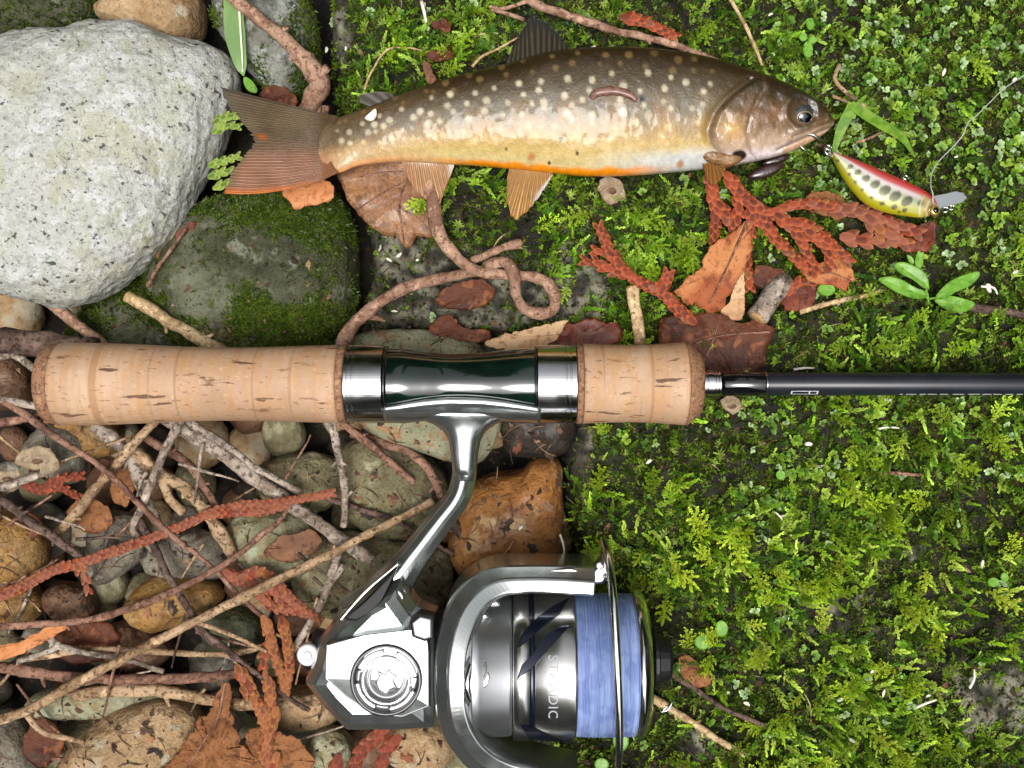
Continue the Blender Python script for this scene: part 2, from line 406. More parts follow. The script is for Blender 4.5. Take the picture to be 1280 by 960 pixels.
def pinnate_template(seed, L=44):
    V = []; F = []; B = []; r = np.random.default_rng(seed)
    a, b, d = frond_template(seed, L, 26, 1.9, 6.5); V.append(a); F.append(b); B.append(d); n = len(a)
    for q in range(6):
        t = .15 + .12 * q; s = 1 if q % 2 else -1; a, b, d = frond_template(seed * 9 + q, L * .42 * (1 - .5 * t), 11, 1.5, 5)
        an = s * r.uniform(.7, 1.0); R = np.array([[np.cos(an), -np.sin(an), 0], [np.sin(an), np.cos(an), 0], [0, 0, 1]])
        V.append(a @ R.T + [t * L, 0, L * .2 * t]); F.append(b + n); B.append(d); n += len(a)
    return np.vstack(V), np.vstack(F), np.concatenate(B)
def rosette_template(seed, k=7, R=7.0):
    r = np.random.default_rng(seed); V = []; F = []; B = []
    for q in range(k):
        a = q * 2 * np.pi / k * (1 if q < 5 else 1.3) + r.normal(0, .15); lift = r.uniform(.1, .6) + (.6 if q > 4 else 0); l = R * r.uniform(.8, 1.15) * (1 if q < 5 else .6)
        d = np.array([np.cos(a) * np.cos(lift), np.sin(a) * np.cos(lift), np.sin(lift)]); s = np.array([-np.sin(a), np.cos(a), 0]); n = np.cross(d, s); n = n if n[2] > 0 else -n
        wd = l * .34; i = len(V)
        V += [d * .8, d * l * .4 + s * wd + n * .8, d * l * .78 + s * wd * .85 + n * .6, d * l, d * l * .78 - s * wd * .85 + n * .6, d * l * .4 - s * wd + n * .8, d * l * .5]
        F += [(i, i + 6, i + 2, i + 1), (i + 6, i + 3, i + 2, i + 2), (i, i + 5, i + 4, i + 6), (i + 6, i + 4, i + 3, i + 3)]
        B += [.2, .7, .9, 1, .9, .7, .6]
    F = [f if f[2] != f[3] else (f[0], f[1], f[2], f[2]) for f in F]
    return np.array(V), np.array(F), np.array(B)
def fix_q(F):
    out = []
    for f in F:
        if f[2] == f[3]: out.append((f[0], f[1], f[2]))
        else: out += [(f[0], f[1], f[2]), (f[0], f[2], f[3])]
    return np.array(out)
def tuft_template(seed, k=9, R=5.5, wf=.16):
    r = np.random.default_rng(seed); V = []; F = []; B = []
    for q in range(k):
        a = r.uniform(0, 6.28); l = R * r.uniform(.6, 1.2); d = np.array([np.cos(a) * .8, np.sin(a) * .8, r.uniform(.35, 1.1)]); d /= np.linalg.norm(d)
        s = np.array([-np.sin(a), np.cos(a), 0]) * R * wf; o = np.array([r.normal(0, 1.2), r.normal(0, 1.2), 0]); i = len(V)
        V += [o - s, o + s, o + d * l]; F.append((i, i + 1, i + 2)); B += [.2, .2, 1]
    return np.array(V), np.array(F), np.array(B)

def bare(X, Y): return sstep(.35, .8, rock_mask(X, Y) + .35 * fb2(X, Y, 24, 12))
def seeds(n, dens, lo=(395, -120), hi=(1420, 1080), hk=.75):
    X = rng.uniform(lo[0], hi[0], n); Y = rng.uniform(lo[1], hi[1], n)
    k = (rng.random(n) < dens(X, Y) * (1 - hk * hollow(X, Y))) & (sdist(X, Y, BANK) > 2); X, Y = X[k], Y[k]
    return np.stack([X, Y, bank_h(X, Y)], -1)
def pick(pal, n, jit=.12):
    pal = np.array(pal); i = rng.integers(0, len(pal), n); return pal[i] * (1 + rng.normal(0, jit, (n, 1))).clip(.5, 1.6)
M_moss = leafmat('moss_leaf', rough=.3, tr=.3)
G = lambda X, Y, x, y, a, b: np.exp(-((X - x) / a) ** 2 - ((Y - y) / b) ** 2)

# short carpet
def d_carpet(X, Y): return np.clip(.75 + 1.0 * fb2(X, Y, 60, 21), .08, 1) * (1 - .85 * bare(X, Y)) * np.clip(.95 + .9 * fb2(X, Y, 17, 22, 2), .05, 1)
acc = newacc()
for q in range(4):
    P = seeds(28000, d_carpet, hk=.12); N = len(P); P[:, 2] -= 1
    base = pick([cv(46, 64, 15), cv(72, 94, 22), cv(32, 42, 13), cv(112, 132, 44), cv(66, 60, 28)], N, .35)
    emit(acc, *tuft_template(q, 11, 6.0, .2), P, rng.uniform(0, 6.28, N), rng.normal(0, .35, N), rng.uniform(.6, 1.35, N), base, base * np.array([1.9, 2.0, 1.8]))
for q in range(3):
    P = seeds(3000, lambda X, Y: d_carpet(X, Y) * np.clip(.5 + 1.2 * fb2(X, Y, 50, 27), 0, 1), hk=.4); N = len(P); P[:, 2] += rng.uniform(0, 5, N)
    base = pick([cv(92, 120, 28), cv(120, 146, 42), cv(70, 98, 30), cv(142, 162, 70)], N, .25)
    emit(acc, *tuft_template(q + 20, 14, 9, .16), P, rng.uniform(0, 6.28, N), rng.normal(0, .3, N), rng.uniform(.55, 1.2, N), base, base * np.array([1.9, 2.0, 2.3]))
finish(acc, 'short_moss', 'short dark green moss carpet covering the bank', 'moss', M_moss)
# feathery fronds
FC = [(980, 660, 150, 60), (1080, 650, 60, 50), (1100, 560, 90, 40), (1230, 640, 60, 80), (1180, 800, 90, 50), (1020, 860, 90, 60), (910, 850, 50, 60), (860, 700, 50, 60), (1240, 540, 60, 40), (1000, 730, 80, 40),
      (600, 250, 60, 40), (830, 290, 90, 60), (690, 330, 50, 60), (780, 350, 40, 50), (540, 50, 70, 40), (480, 90, 40, 40), (1000, 40, 80, 40), (920, 30, 60, 40), (1100, 430, 80, 40), (1000, 940, 100, 50), (1160, 930, 80, 50), (760, 640, 40, 60), (1260, 420, 50, 40)]
def d_frond(X, Y):
    s = sum(G(X, Y, *g) for g in FC); return np.clip(.02 + .85 * s + .55 * fb2(X, Y, 40, 31), 0.0, 1) * (1 - .9 * bare(X, Y))
acc = newacc()
for q in range(6):
    P = seeds(2900, d_frond); N = len(P); P[:, 2] += rng.uniform(0, 7, N)
    base = pick([cv(98, 136, 28), cv(134, 170, 44), cv(70, 106, 24), cv(164, 192, 76), cv(58, 88, 28)], N, .3)
    base = base * (1 + np.array([.14, .04, -.05]) * sstep(480, 640, P[:, 1])[:, None])
    yaw = fb2(P[:, 0], P[:, 1], 90, 33, 2) * 5 + rng.normal(0, .7, N)
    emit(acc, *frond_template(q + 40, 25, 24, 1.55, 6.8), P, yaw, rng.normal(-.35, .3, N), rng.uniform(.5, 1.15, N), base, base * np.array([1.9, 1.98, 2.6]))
for q in range(4):
    P = seeds(420, d_frond); N = len(P); P[:, 2] += rng.uniform(3, 10, N)
    base = pick([cv(128, 156, 34), cv(152, 176, 50), cv(104, 134, 32)], N, .25)
    base = base * (1 + np.array([.18, .05, -.1]) * sstep(480, 640, P[:, 1])[:, None])
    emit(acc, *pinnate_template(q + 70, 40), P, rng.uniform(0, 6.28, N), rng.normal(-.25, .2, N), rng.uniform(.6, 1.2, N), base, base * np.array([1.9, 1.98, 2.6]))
finish(acc, 'feather_moss', 'bright yellow green feathery moss fronds on the bank', 'moss', M_moss)
# little round-leaved rosettes
RC = [(1180, 110, 140, 110), (1100, 40, 120, 60), (1240, 250, 50, 80), (1250, 580, 50, 50), (1000, 600, 60, 40), (980, 740, 50, 60), (900, 880, 40, 40), (1080, 200, 60, 60), (1120, 860, 60, 60), (950, 520, 60, 25), (1180, 530, 80, 30), (560, 20, 60, 30), (1200, 300, 60, 40)]
def d_ros(X, Y):
    s = sum(G(X, Y, *g) for g in RC); return np.clip(.05 + .9 * s + .3 * fb2(X, Y, 34, 41), 0.02, 1) * (1 - .9 * bare(X, Y))
M_ros = leafmat('rosette_leaf', rough=.2, tr=.25)
acc = newacc()
for q in range(5):
    tv, tf, tb = rosette_template(q + 5); tf = fix_q(tf)
    P = seeds(2300, d_ros); N = len(P); P[:, 2] += rng.uniform(2, 9, N)
    base = pick([cv(88, 122, 46), cv(120, 152, 74), cv(70, 104, 34), cv(150, 174, 124), cv(110, 146, 44), cv(134, 160, 60)], N, .2)
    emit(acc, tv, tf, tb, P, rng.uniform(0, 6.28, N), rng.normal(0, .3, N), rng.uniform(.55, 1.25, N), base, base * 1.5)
finish(acc, 'rosette_moss', 'small glossy round leaved moss rosettes on the bank', 'moss', M_ros)
# loose crumbs of humus between the shoots
acc = newacc()
P = seeds(16000, lambda X, Y: np.clip(.5 + fb2(X, Y, 40, 51), .05, 1), hk=0); N = len(P); P[:, 2] += .5
tv = np.array([[-1.6, -1, 0], [1.5, -1.2, .3], [1.8, 1, .2], [-1.2, 1.3, .4], [0, 0, 1.8]]); tf = np.array([(0, 1, 4), (1, 2, 4), (2, 3, 4), (3, 0, 4)])
cc = pick([cv(42, 32, 24), cv(66, 48, 34), cv(28, 23, 18), cv(96, 76, 56), cv(52, 58, 24)], N, .25)
emit(acc, tv, tf, np.ones(5), P, rng.uniform(0, 6.28, N), rng.normal(0, .3, N), rng.uniform(.5, 1.7, N), cc)
finish(acc, 'humus_crumbs', 'crumbs of dark humus scattered through the moss', 'humus', mat('crumb', attr=True, rough=.9))

# --- the wood all round the clearing (outside the frame; the wet fish and the metal mirror it)
acc = newacc(); N = 42000
ang = rng.uniform(0, 6.28, N); rad = rng.uniform(2.2, 6.5, N); hh = rng.beta(1.3, 1.3, N) * (.5 + 1.25 * rad) * (0.75 + .35 * np.sin(ang * 3 + 1) + .25 * np.sin(ang * 7))
P = np.stack([rad * np.cos(ang), rad * np.sin(ang), hh.clip(.05, None)], -1)
tv = np.array([[-1, 0, 0], [0, -.55, .15], [1, 0, 0], [0, .55, .15]]); tf = np.array([[0, 1, 2, 3]])
base = pick([cv(70, 96, 34), cv(92, 122, 44), cv(52, 76, 30), cv(110, 140, 60)], N)
emit(acc, tv, tf, np.ones(4), P, rng.uniform(0, 6.28, N), rng.normal(0, .7, N), rng.uniform(.08, .2, N), base)
V = np.vstack(acc['V']); F = np.vstack(acc['F']); C_ = np.vstack(acc['C'])
tr_v, tr_f, n0 = [], [], len(V)
for k in range(44):
    a = k * 2 * math.pi / 44 + rng.normal(0, .05); r = rng.uniform(2.6, 6.0); rr = rng.uniform(.05, .14); hgt = rng.uniform(3, 6)
    px_, py_ = r * math.cos(a), r * math.sin(a); lean = rng.normal(0, .08, 2)
    aa = np.linspace(0, 2 * np.pi, 8, endpoint=False)
    S = np.array([[(px_ + lean[0] * t * hgt + rr * (1 - .6 * t) * np.cos(q), py_ + lean[1] * t * hgt + rr * (1 - .6 * t) * np.sin(q), -.05 + t * hgt) for q in aa] for t in np.linspace(0, 1, 5)])
    tr_f.append(grid_q(5, 8) + n0); tr_v.append(S.reshape(-1, 3)); n0 += 40
V = np.vstack([V] + tr_v); F = np.vstack([F] + tr_f); C_ = np.vstack([C_, np.tile(cv(70, 56, 44), (44 * 40, 1))])
fm = raw_mesh('woodland', V, Q=F, smooth=False, col=C_); fm.materials.append(leafmat('wood_leaf', rough=.5, tr=.4))
wo = bpy.data.objects.new('woodland', fm); COL.objects.link(wo); tag(wo, 'green woodland standing all round the clearing', 'woodland', kind='stuff')

# ------------------------------------------------------------------ stones
M_granite = mat('white_granite', c(176, 177, 170), .62, layers=[
    Ly(70, c(170, 170, 150), .42, .66, fac=.7), Ly(24, c(196, 196, 197), .5, .62, fac=.75), Ly(7, c(150, 152, 146), .52, .64, fac=.75), Ly(3, c(216, 216, 214), .58, .68, fac=.6),
    Ly(34, c(158, 156, 112), .56, .72, fac=.5, st=(1.4, .7, 1)), Ly(90, c(170, 166, 146), .5, .7, fac=.5, off=(.3, .2, 0)), Ly(5, c(96, 100, 98), .6, .66, fac=.6, d=2, off=(.11, .07, 0)), Ly(10, c(62, 72, 68), .635, .69, fac=.95, d=2, off=(.02, .03, 0)), Ly(21, c(54, 64, 62), .69, .73, fac=.9, d=3, off=(.01, .05, 0)), Ly(26, c(170, 120, 80), .72, .76, fac=.6, off=(.06, 0, 0))],
    bump=[dict(s=7, k=.8, h=3.4, d=6), dict(s=26, k=.7, h=7), dict(s=2.5, k=.5, h=1.2)])
def stone_mat(name, base, a, b, dark, rough=.65, s=30, lich=None, wet=0.0):
    ly = [Ly(s * 2, a, .42, .62, fac=.85), Ly(s * .6, b, .5, .66, fac=.7, off=(.03, .01, .02)), Ly(s * .3, dark, .54, .74, fac=.45, d=7), Ly(5, dark, .53, .68, fac=.4, d=6), Ly(90, dark, .45, .7, fac=.5, off=(.2, .1, .3)), Ly(2.2, dark, .58, .7, fac=.4), Ly(3, tuple(min(1, v * 1.7) for v in base[:3]) + (1,), .62, .72, fac=.45, off=(.01, .07, 0))]
    if lich: ly.append(Ly(s * .9, lich, .56, .66, fac=.7, off=(.05, .02, .04), d=6))
    return mat(name, base, rough, layers=ly, bump=[dict(s=5, k=.9, h=2.4, d=6), dict(s=20, k=.7, h=6), dict(s=2, k=.5, h=1)], coat=wet * .6, coat_r=.25, spec=.25)
SM = dict(
    tan=stone_mat('tan_stone', c(168, 140, 104), c(186, 158, 122), c(148, 112, 74), c(92, 72, 50), lich=c(176, 168, 148)),
    ochre=stone_mat('ochre_stone', c(156, 118, 66), c(178, 144, 94), c(122, 84, 44), c(66, 50, 30), wet=.15),
    orange=stone_mat('orange_stone', c(150, 100, 50), c(172, 122, 70), c(116, 72, 40), c(70, 48, 32), s=44, lich=c(176, 150, 110), wet=.25),
    green=stone_mat('green_stone', c(118, 112, 84), c(142, 136, 104), c(106, 90, 60), c(60, 54, 38), lich=c(164, 158, 128)),
    grey=stone_mat('grey_stone', c(122, 114, 100), c(150, 144, 130), c(100, 90, 74), c(58, 52, 44), lich=c(170, 166, 150)),
    dark=stone_mat('dark_stone', c(52, 44, 36), c(74, 64, 52), c(38, 31, 26), c(18, 16, 13), wet=.3),
    rust=stone_mat('rusty_green_stone', c(142, 144, 116), c(164, 164, 138), c(164, 104, 60), c(96, 90, 66), s=26, lich=c(170, 112, 66)),
    speck=stone_mat('speckled_grey_stone', c(112, 112, 100), c(164, 166, 158), c(62, 60, 50), c(22, 22, 18), s=26, lich=c(178, 188, 184)),
    mossy=stone_mat('mossy_green_stone', c(76, 76, 54), c(112, 114, 94), c(50, 56, 28), c(26, 27, 18), s=46, lich=c(130, 134, 116)),
    pale=stone_mat('pale_lichen_stone', c(146, 142, 112), c(174, 172, 146), c(132, 110, 68), c(84, 76, 54), lich=c(170, 178, 150)),
    brown=stone_mat('brown_stone', c(112, 82, 62), c(134, 102, 80), c(88, 62, 46), c(54, 40, 32), wet=.2))
MESH = {}
def stone(label, poly, zc, up, m, dn=None, n=96, mm=36, **k):
    V, Q, T = rock(poly, zc, up, dn, n=n, m=mm, seed=len(MESH) + 1, **k)
    o = solo('stone' if k.get('size', 40) < 70 else 'boulder', label, 'stone', V, Q, T, SM[m] if isinstance(m, str) else m, z0=zc, group='stones on the stream bank')
    MESH[label] = (V, Q, zc); return o
stone('big pale granite cobble with dark specks at the left edge',
      [(-70, 90), (-20, 58), (20, 47), (60, 42), (100, 39), (116, 30), (150, 28), (188, 31), (215, 48), (246, 56), (276, 69), (296, 96), (296, 130), (284, 170), (262, 212), (240, 262), (226, 290), (192, 325), (160, 352), (128, 376), (92, 384), (48, 381), (5, 372), (-50, 340), (-100, 260), (-110, 170)],
      -45, 98, M_granite, dn=90, n=320, mm=150, e=2.35, amp=9, size=60, fine=3.2)
stone('brown cobble at the top edge behind the pale granite', [(120, 14), (140, 2), (165, -12), (215, -30), (250, -14), (254, 22), (250, 48), (226, 58), (190, 52), (150, 36), (128, 28)], -70, 50, 'tan', amp=5)
stone('speckled grey rock at the top beside the green blade', [(268, -30), (300, -50), (350, -40), (385, 0), (400, 50), (396, 95), (376, 122), (345, 118), (318, 96), (296, 70), (276, 40)], -60, 60, 'speck', amp=8, size=50)
stone('dark mossy stone in the top left corner', [(-60, -60), (60, -70), (118, -30), (122, 20), (90, 46), (20, 54), (-60, 60)], -100, 60, 'mossy', amp=6)
stone('rounded mossy grey boulder below the tail', [(190, 345), (205, 318), (228, 280), (262, 254), (310, 240), (360, 236), (406, 236), (432, 262), (446, 310), (447, 350), (436, 396), (410, 425), (350, 452), (270, 450), (215, 425), (192, 390)], -95, 88, 'mossy', n=150, mm=60, amp=9, size=60, fine=3.5)
stone('low mossy slab between granite cobble and cork grip', [(100, 395), (130, 378), (180, 350), (215, 352), (240, 400), (250, 440), (200, 470), (120, 460), (85, 430)], -120, 40, 'mossy', amp=5)
stone('rust spotted green slab under the reel seat', [(432, 470), (440, 425), (480, 412), (540, 412), (585, 420), (612, 450), (625, 500), (626, 535), (612, 565), (588, 584), (562, 576), (520, 562), (480, 552), (448, 530)], -70, 40, 'rust', amp=4)
stone('dark wet stone behind the upper hood of the reel seat', [(622, 500), (660, 470), (710, 480), (722, 530), (712, 560), (680, 572), (640, 570), (626, 545)], -90, 40, 'dark')
stone('orange brown angular stone above the bail arm', [(572, 640), (585, 606), (620, 592), (655, 586), (664, 574), (692, 571), (702, 590), (704, 640), (703, 690), (694, 716), (650, 730), (600, 728), (568, 706), (560, 670)], -105, 68, 'orange', n=140, mm=56, e=3.4, amp=6, size=45, fine=2)
stone('grey green stone left of the reel stem', [(424, 570), (450, 548), (500, 552), (545, 575), (560, 605), (555, 650), (520, 672), (470, 668), (432, 640)], -115, 52, 'green', e=3)
stone('flat green stone crossed by the twig at the reel stem', [(372, 690), (400, 668), (450, 664), (510, 676), (560, 690), (566, 730), (540, 768), (480, 780), (410, 772), (370, 740)], -122, 40, 'green', e=3)
stone('pale green stone under the rusty sprig', [(288, 660), (310, 640), (350, 636), (386, 648), (398, 680), (380, 716), (340, 728), (304, 714)], -110, 42, 'pale')
stone('green stone behind the thick grey stick', [(320, 590), (350, 572), (395, 568), (428, 582), (430, 620), (400, 640), (350, 636), (325, 615)], -115, 36, 'green')
stone('ochre stone at the left edge below the wing seed', [(-40, 650), (0, 638), (30, 642), (54, 662), (58, 700), (46, 726), (10, 734), (-40, 736)], -80, 44, 'ochre')
stone('lower ochre stone at the left edge', [(-40, 742), (0, 734), (38, 730), (52, 745), (50, 770), (20, 784), (-40, 790)], -96, 36, 'ochre')
stone('small ochre stone between two crossing twigs', [(156, 758), (172, 734), (200, 722), (236, 722), (268, 728), (282, 744), (262, 764), (236, 782), (196, 789), (168, 780)], -86, 38, 'ochre')
stone('blue grey stone left of the peeled stick', [(110, 690), (118, 655), (140, 640), (170, 645), (186, 670), (178, 700), (150, 722), (120, 730)], -100, 40, 'grey')
stone('flat grey stone in the middle of the twig pile', [(180, 690), (210, 668), (250, 664), (284, 680), (290, 708), (262, 726), (215, 724), (186, 712)], -104, 34, 'grey')
stone('large tan cobble at the bottom left', [(66, 985), (80, 945), (112, 912), (150, 884), (196, 871), (234, 878), (250, 900), (246, 940), (225, 985), (150, 1020), (90, 1015)], -78, 56, 'tan', n=140, mm=50, amp=5)
stone('long pale slab under the lowest tan stick', [(36, 880), (60, 862), (120, 852), (190, 850), (235, 858), (228, 880), (170, 892), (90, 896), (44, 896)], -96, 30, 'pale')
stone('grey stone in the lower left corner', [(-40, 905), (0, 892), (30, 900), (46, 930), (40, 980), (-40, 990)], -100, 40, 'grey')
stone('brown stone behind the long reddish twig', [(56, 742), (80, 728), (112, 736), (120, 760), (104, 780), (70, 776)], -105, 34, 'brown')
stone('wet brown stone under the middle twigs', [(118, 800), (150, 778), (200, 792), (216, 812), (190, 834), (140, 832)], -108, 32, 'brown')
stone('rust brown cobble left of the reel body', [(290, 700), (320, 690), (330, 720), (310, 745), (284, 740)], -110, 30, 'brown')
stone('dark green stone behind the orange sprig', [(256, 772), (290, 756), (322, 770), (328, 800), (300, 818), (262, 808)], -112, 34, 'mossy')
stone('tan stone below the reel body', [(470, 900), (510, 892), (552, 905), (570, 935), (545, 960), (495, 958), (468, 930)], -118, 34, 'tan')
stone('pale lichen crusted stone left of the rotor at the bottom', [(384, 935), (396, 912), (420, 908), (440, 925), (438, 950), (410, 962), (388, 955)], -84, 32, 'pale')
stone('tan pebble under the reel handle knob', [(330, 870), (370, 858), (420, 862), (432, 890), (400, 912), (345, 906)], -110, 36, 'tan')
stone('grey stone under the butt end of the grip', [(40, 545), (70, 530), (105, 545), (110, 590), (80, 606), (45, 590)], -112, 36, 'grey')
stone('olive stone below the cork grip', [(60, 520), (110, 505), (150, 520), (150, 560), (110, 575), (70, 560)], -125, 34, 'ochre')
stone('dark brown stone at the left edge above the twigs', [(-30, 470), (10, 440), (34, 460), (40, 490), (10, 510), (-30, 505)], -100, 36, 'brown')
stone('grey stone under the spool', [(600, 760), (660, 750), (700, 800), (690, 880), (640, 910), (596, 870)], -135, 40, 'grey')
stone('green stone under the rotor', [(555, 880), (610, 870), (660, 920), (640, 990), (570, 990)], -125, 34, 'green')
# small stones deep in the gaps: nothing tells them apart
pm = [raw_mesh('pebble', (lambda v: (v - v.mean(0)) * K)(rock([(0, 0), (24, -9), (44, 4), (48, 26), (30, 42), (6, 36), (-6, 18)], 0, 17, n=26, m=12, amp=4, size=20, seed=s)[0]), *rock([(0, 0), (24, -9), (44, 4), (48, 26), (30, 42), (6, 36), (-6, 18)], 0, 17, n=26, m=12, amp=4, size=20, seed=s)[1:]) for s in range(5)]
for q, m_ in enumerate(pm): m_.materials.append(SM[('dark', 'brown', 'grey', 'green', 'tan')[q]])
BIGP = BANK
k = 0
for i in range(14):
    for j in range(13):
        x = -120 + i * 62 + rng.normal(0, 12); y = 395 + j * 52 + rng.normal(0, 12)
        if sdist(np.array([x]), np.array([y]), BANK)[0] > -10: continue
        o = bpy.data.objects.new('pebble', pm[rng.integers(0, 5)]); COL.objects.link(o)
        o.location = tow(np.array([x, y, -152 + rng.normal(0, 7)]), -150); o.rotation_euler = (rng.normal(0, .3), rng.normal(0, .3), rng.uniform(0, 6.28)); s_ = rng.uniform(.8, 1.5); o.scale = (s_, s_, s_)
        tag(o, 'dim pebble lying deep in the gaps between the larger stones', 'pebble', 'pebbles deep in the gaps'); k += 1

# moss clinging to some of the stones
def on_mesh(label, n, maskf):
    V, Q, zc = MESH[label]; A = V[Q]; nn = np.cross(A[:, 2] - A[:, 0], A[:, 3] - A[:, 1]); ar = np.linalg.norm(nn, axis=1) * .5; ctr = A.mean(1)
    w_ = ar * (ctr[:, 2] > zc - 8) * maskf(ctr[:, 0], ctr[:, 1]).clip(0, None); i = rng.choice(len(Q), n, p=w_ / w_.sum())
    a, b = rng.random((n, 1)), rng.random((n, 1))
    return (A[i, 0] * (1 - a) * (1 - b) + A[i, 1] * a * (1 - b) + A[i, 2] * a * b + A[i, 3] * (1 - a) * b), zc
def stone_moss(label, n, maskf, R, name_label, pal):
    acc = newacc(); P, zc = on_mesh(label, n, maskf); P[:, 2] -= .5; N = len(P); base = pick(pal, N)
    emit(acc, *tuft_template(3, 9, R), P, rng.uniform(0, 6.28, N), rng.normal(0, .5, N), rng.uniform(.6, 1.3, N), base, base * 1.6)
    finish(acc, 'stone_moss', name_label, 'moss', M_moss, z0=zc)
def mk_b(X, Y): return np.clip(sstep(-.45, .5, fb2(X, Y, 55, 61) + .35 * fb2(X, Y, 14, 62) + .55 * (np.exp(-((X - 400) / 50) ** 2) + np.exp(-((Y - 255) / 26) ** 2) + np.exp(-((Y - 410) / 30) ** 2)) - .45), 0, 1) + .01
dk = [cv(58, 78, 22), cv(78, 98, 30), cv(44, 60, 20), cv(96, 112, 36)]
stone_moss('rounded mossy grey boulder below the tail', 15000, mk_b, 4.4, 'thin green moss on the rounded grey boulder', dk)
stone_moss('low mossy slab between granite cobble and cork grip', 2200, lambda X, Y: sstep(-.3, .2, fb2(X, Y, 30, 63)), 5.0, 'green moss on the low slab above the grip', dk)
stone_moss('speckled grey rock at the top beside the green blade', 1400, lambda X, Y: sstep(.0, .4, fb2(X, Y, 30, 64) + .6 * sstep(360, 400, X)) + .002, 4.5, 'specks of moss on the speckled grey rock', dk)
stone_moss('dark mossy stone in the top left corner', 1500, lambda X, Y: sstep(-.3, .3, fb2(X, Y, 30, 65)), 5.0, 'moss on the stone in the top left corner', dk)

# ------------------------------------------------------------------ twigs, sticks and roots
def bark(name, a, b, d, rough=.8):
    lt = tuple(min(1, v * 1.5) for v in b[:3]) + (1,); dk = tuple(v * .45 for v in d[:3]) + (1,)
    return mat(name, a, rough, layers=[Ly(40, b, .42, .6, fac=1), Ly(70, d, .5, .68, fac=.8, off=(.2, .3, 0)), Ly(7, d, .5, .62, fac=.8, d=6), Ly(16, lt, .56, .68, fac=.7, d=6, off=(.4, .1, .2)), Ly(3.5, dk, .6, .67, fac=.8, d=3), Ly(4, tuple(min(1, v * 1.55) for v in b[:3]) + (1,), .6, .7, fac=.6, off=(.02, 0, .03))], bump=[dict(s=6, k=1.0, h=2.4, d=6), dict(s=2.2, k=.7, h=1.2)], spec=.2)
BK = dict(tan=bark('tan_bark', c(150, 122, 92), c(184, 156, 124), c(92, 68, 48)), grey=bark('grey_bark', c(140, 124, 110), c(178, 164, 150), c(78, 66, 56)),
          red=bark('reddish_bark', c(126, 92, 76), c(152, 116, 98), c(80, 56, 46)), dark=bark('dark_bark', c(84, 66, 58), c(112, 92, 82), c(50, 40, 36)),
          pink=bark('root_bark', c(150, 118, 98), c(176, 142, 120), c(112, 80, 64)), straw=bark('straw', c(186, 158, 116), c(206, 180, 140), c(140, 110, 74), .6))
M_cut = mat('cut_wood', c(196, 160, 112), .8, layers=[Ly(4, c(150, 112, 70), .45, .62)], bump=[dict(s=3, k=.4)])
def twig(label, pts, r0, r1, b, name='twig', lump=.28, cut=False, branches=(), group='fallen twigs and roots', m=10, flat=1.0, rr=None):
    zz = float(np.mean([p[2] for p in pts]))
    t = thing(name, label, name if name in ('twig', 'root', 'stick') else 'twig', (pts[0][0], pts[0][1], pts[0][2] - r0), zz, group)
    if name == 'root': lump = max(lump, .45)
    sd_ = len(bpy.data.objects) % 97; sl = .72 if (pts[0][1] > 430 and pts[0][0] < 700) else 1.0
    part(t, 'stem', *tube(pts, r0 * sl, r1 * sl, m=m, lump=lump, seed=sd_, flat=flat, rr=rr, kink=min(2.6, .3 * r0 + .6)), mat=BK[b])
    if cut:
        p = np.array(pts[0], float); d = p - np.array(pts[1], float); d /= np.linalg.norm(d)
        part(t, 'cut_end', *tube([p - d * 1.0, p + d * .8], r0 * sl * .86, r0 * sl * .8, n=3, m=10), mat=M_cut)
    if r0 >= 5 and name != 'root' and np.linalg.norm(np.diff(np.array(pts, float), axis=0), axis=1).sum() > 110:
        C_ = crom(pts, 60)
        for q in range(int(rng.integers(1, 4))):
            i = int(rng.integers(6, 54)); d = C_[i + 1] - C_[i - 1]; d /= np.linalg.norm(d) + 1e-9; sg = rng.choice([-1, 1]); o2 = np.array([-d[1], d[0], .35]) * sg; o2[2] = .35; rl = (r0 + (r1 - r0) * i / 60) * sl
            p1 = C_[i] + o2 * rl * .4; p2 = p1 + (o2 * .8 + d * .6) * rl * rng.uniform(1.0, 2.2)
            part(t, 'side_shoot', *tube([p1 - o2 * rl * .3, (p1 + p2) / 2, p2], rl * .55, rl * .22, n=5, m=7, lump=.3, seed=q), mat=BK[b])
    for bp, a0, a1 in branches: part(t, 'side_branch', *tube(bp, a0 * sl, a1 * sl, m=8, lump=lump, seed=sd_ + 3, kink=2), mat=BK[b])
    return t
twig('long tan twig running from the left edge up to the reel stem', [(-30, 912, -26), (40, 884, -22), (110, 845, -18), (240, 778, -10), (380, 708, -22), (470, 664, -30), (540, 628, -42)], 9, 7, 'tan', branches=[([(30, 888, -24), (46, 916, -34), (76, 926, -36), (98, 934, -40), (108, 970, -46)], 6, 4.5), ([(250, 776, -12), (285, 792, -24), (330, 818, -40)], 4.5, 3.5)])
twig('thin reddish twig curving across the left stones', [(-20, 784, -38), (60, 780, -36), (120, 772, -34), (200, 745, -30), (280, 705, -32), (345, 655, -44)], 7, 5, 'red', branches=[([(345, 655, -44), (356, 640, -50), (364, 634, -60)], 4, 2)])
twig('thick grey stick leaving the grip towards the reel stem', [(205, 520, -62), (255, 552, -58), (310, 592, -54), (362, 628, -54), (412, 664, -54), (466, 702, -58)], 13, 12, 'grey', name='stick', m=14)
twig('slim grey twig alongside the thick grey stick', [(228, 522, -52), (290, 560, -44), (330, 590, -46), (374, 616, -54)], 7, 6, 'grey')
twig('straight tan stick leaning from under the grip to the left', [(70, 668, -52), (130, 600, -40), (165, 558, -38), (200, 518, -42)], 9, 8, 'tan', name='stick', cut=True)
twig('pale grey twig standing steeply below the grip', [(230, 522, -30), (205, 572, -30), (180, 628, -36), (164, 664, -46), (186, 690, -58)], 8, 6, 'grey', branches=[([(186, 590, -34), (176, 600, -40), (168, 622, -50)], 4, 2)])
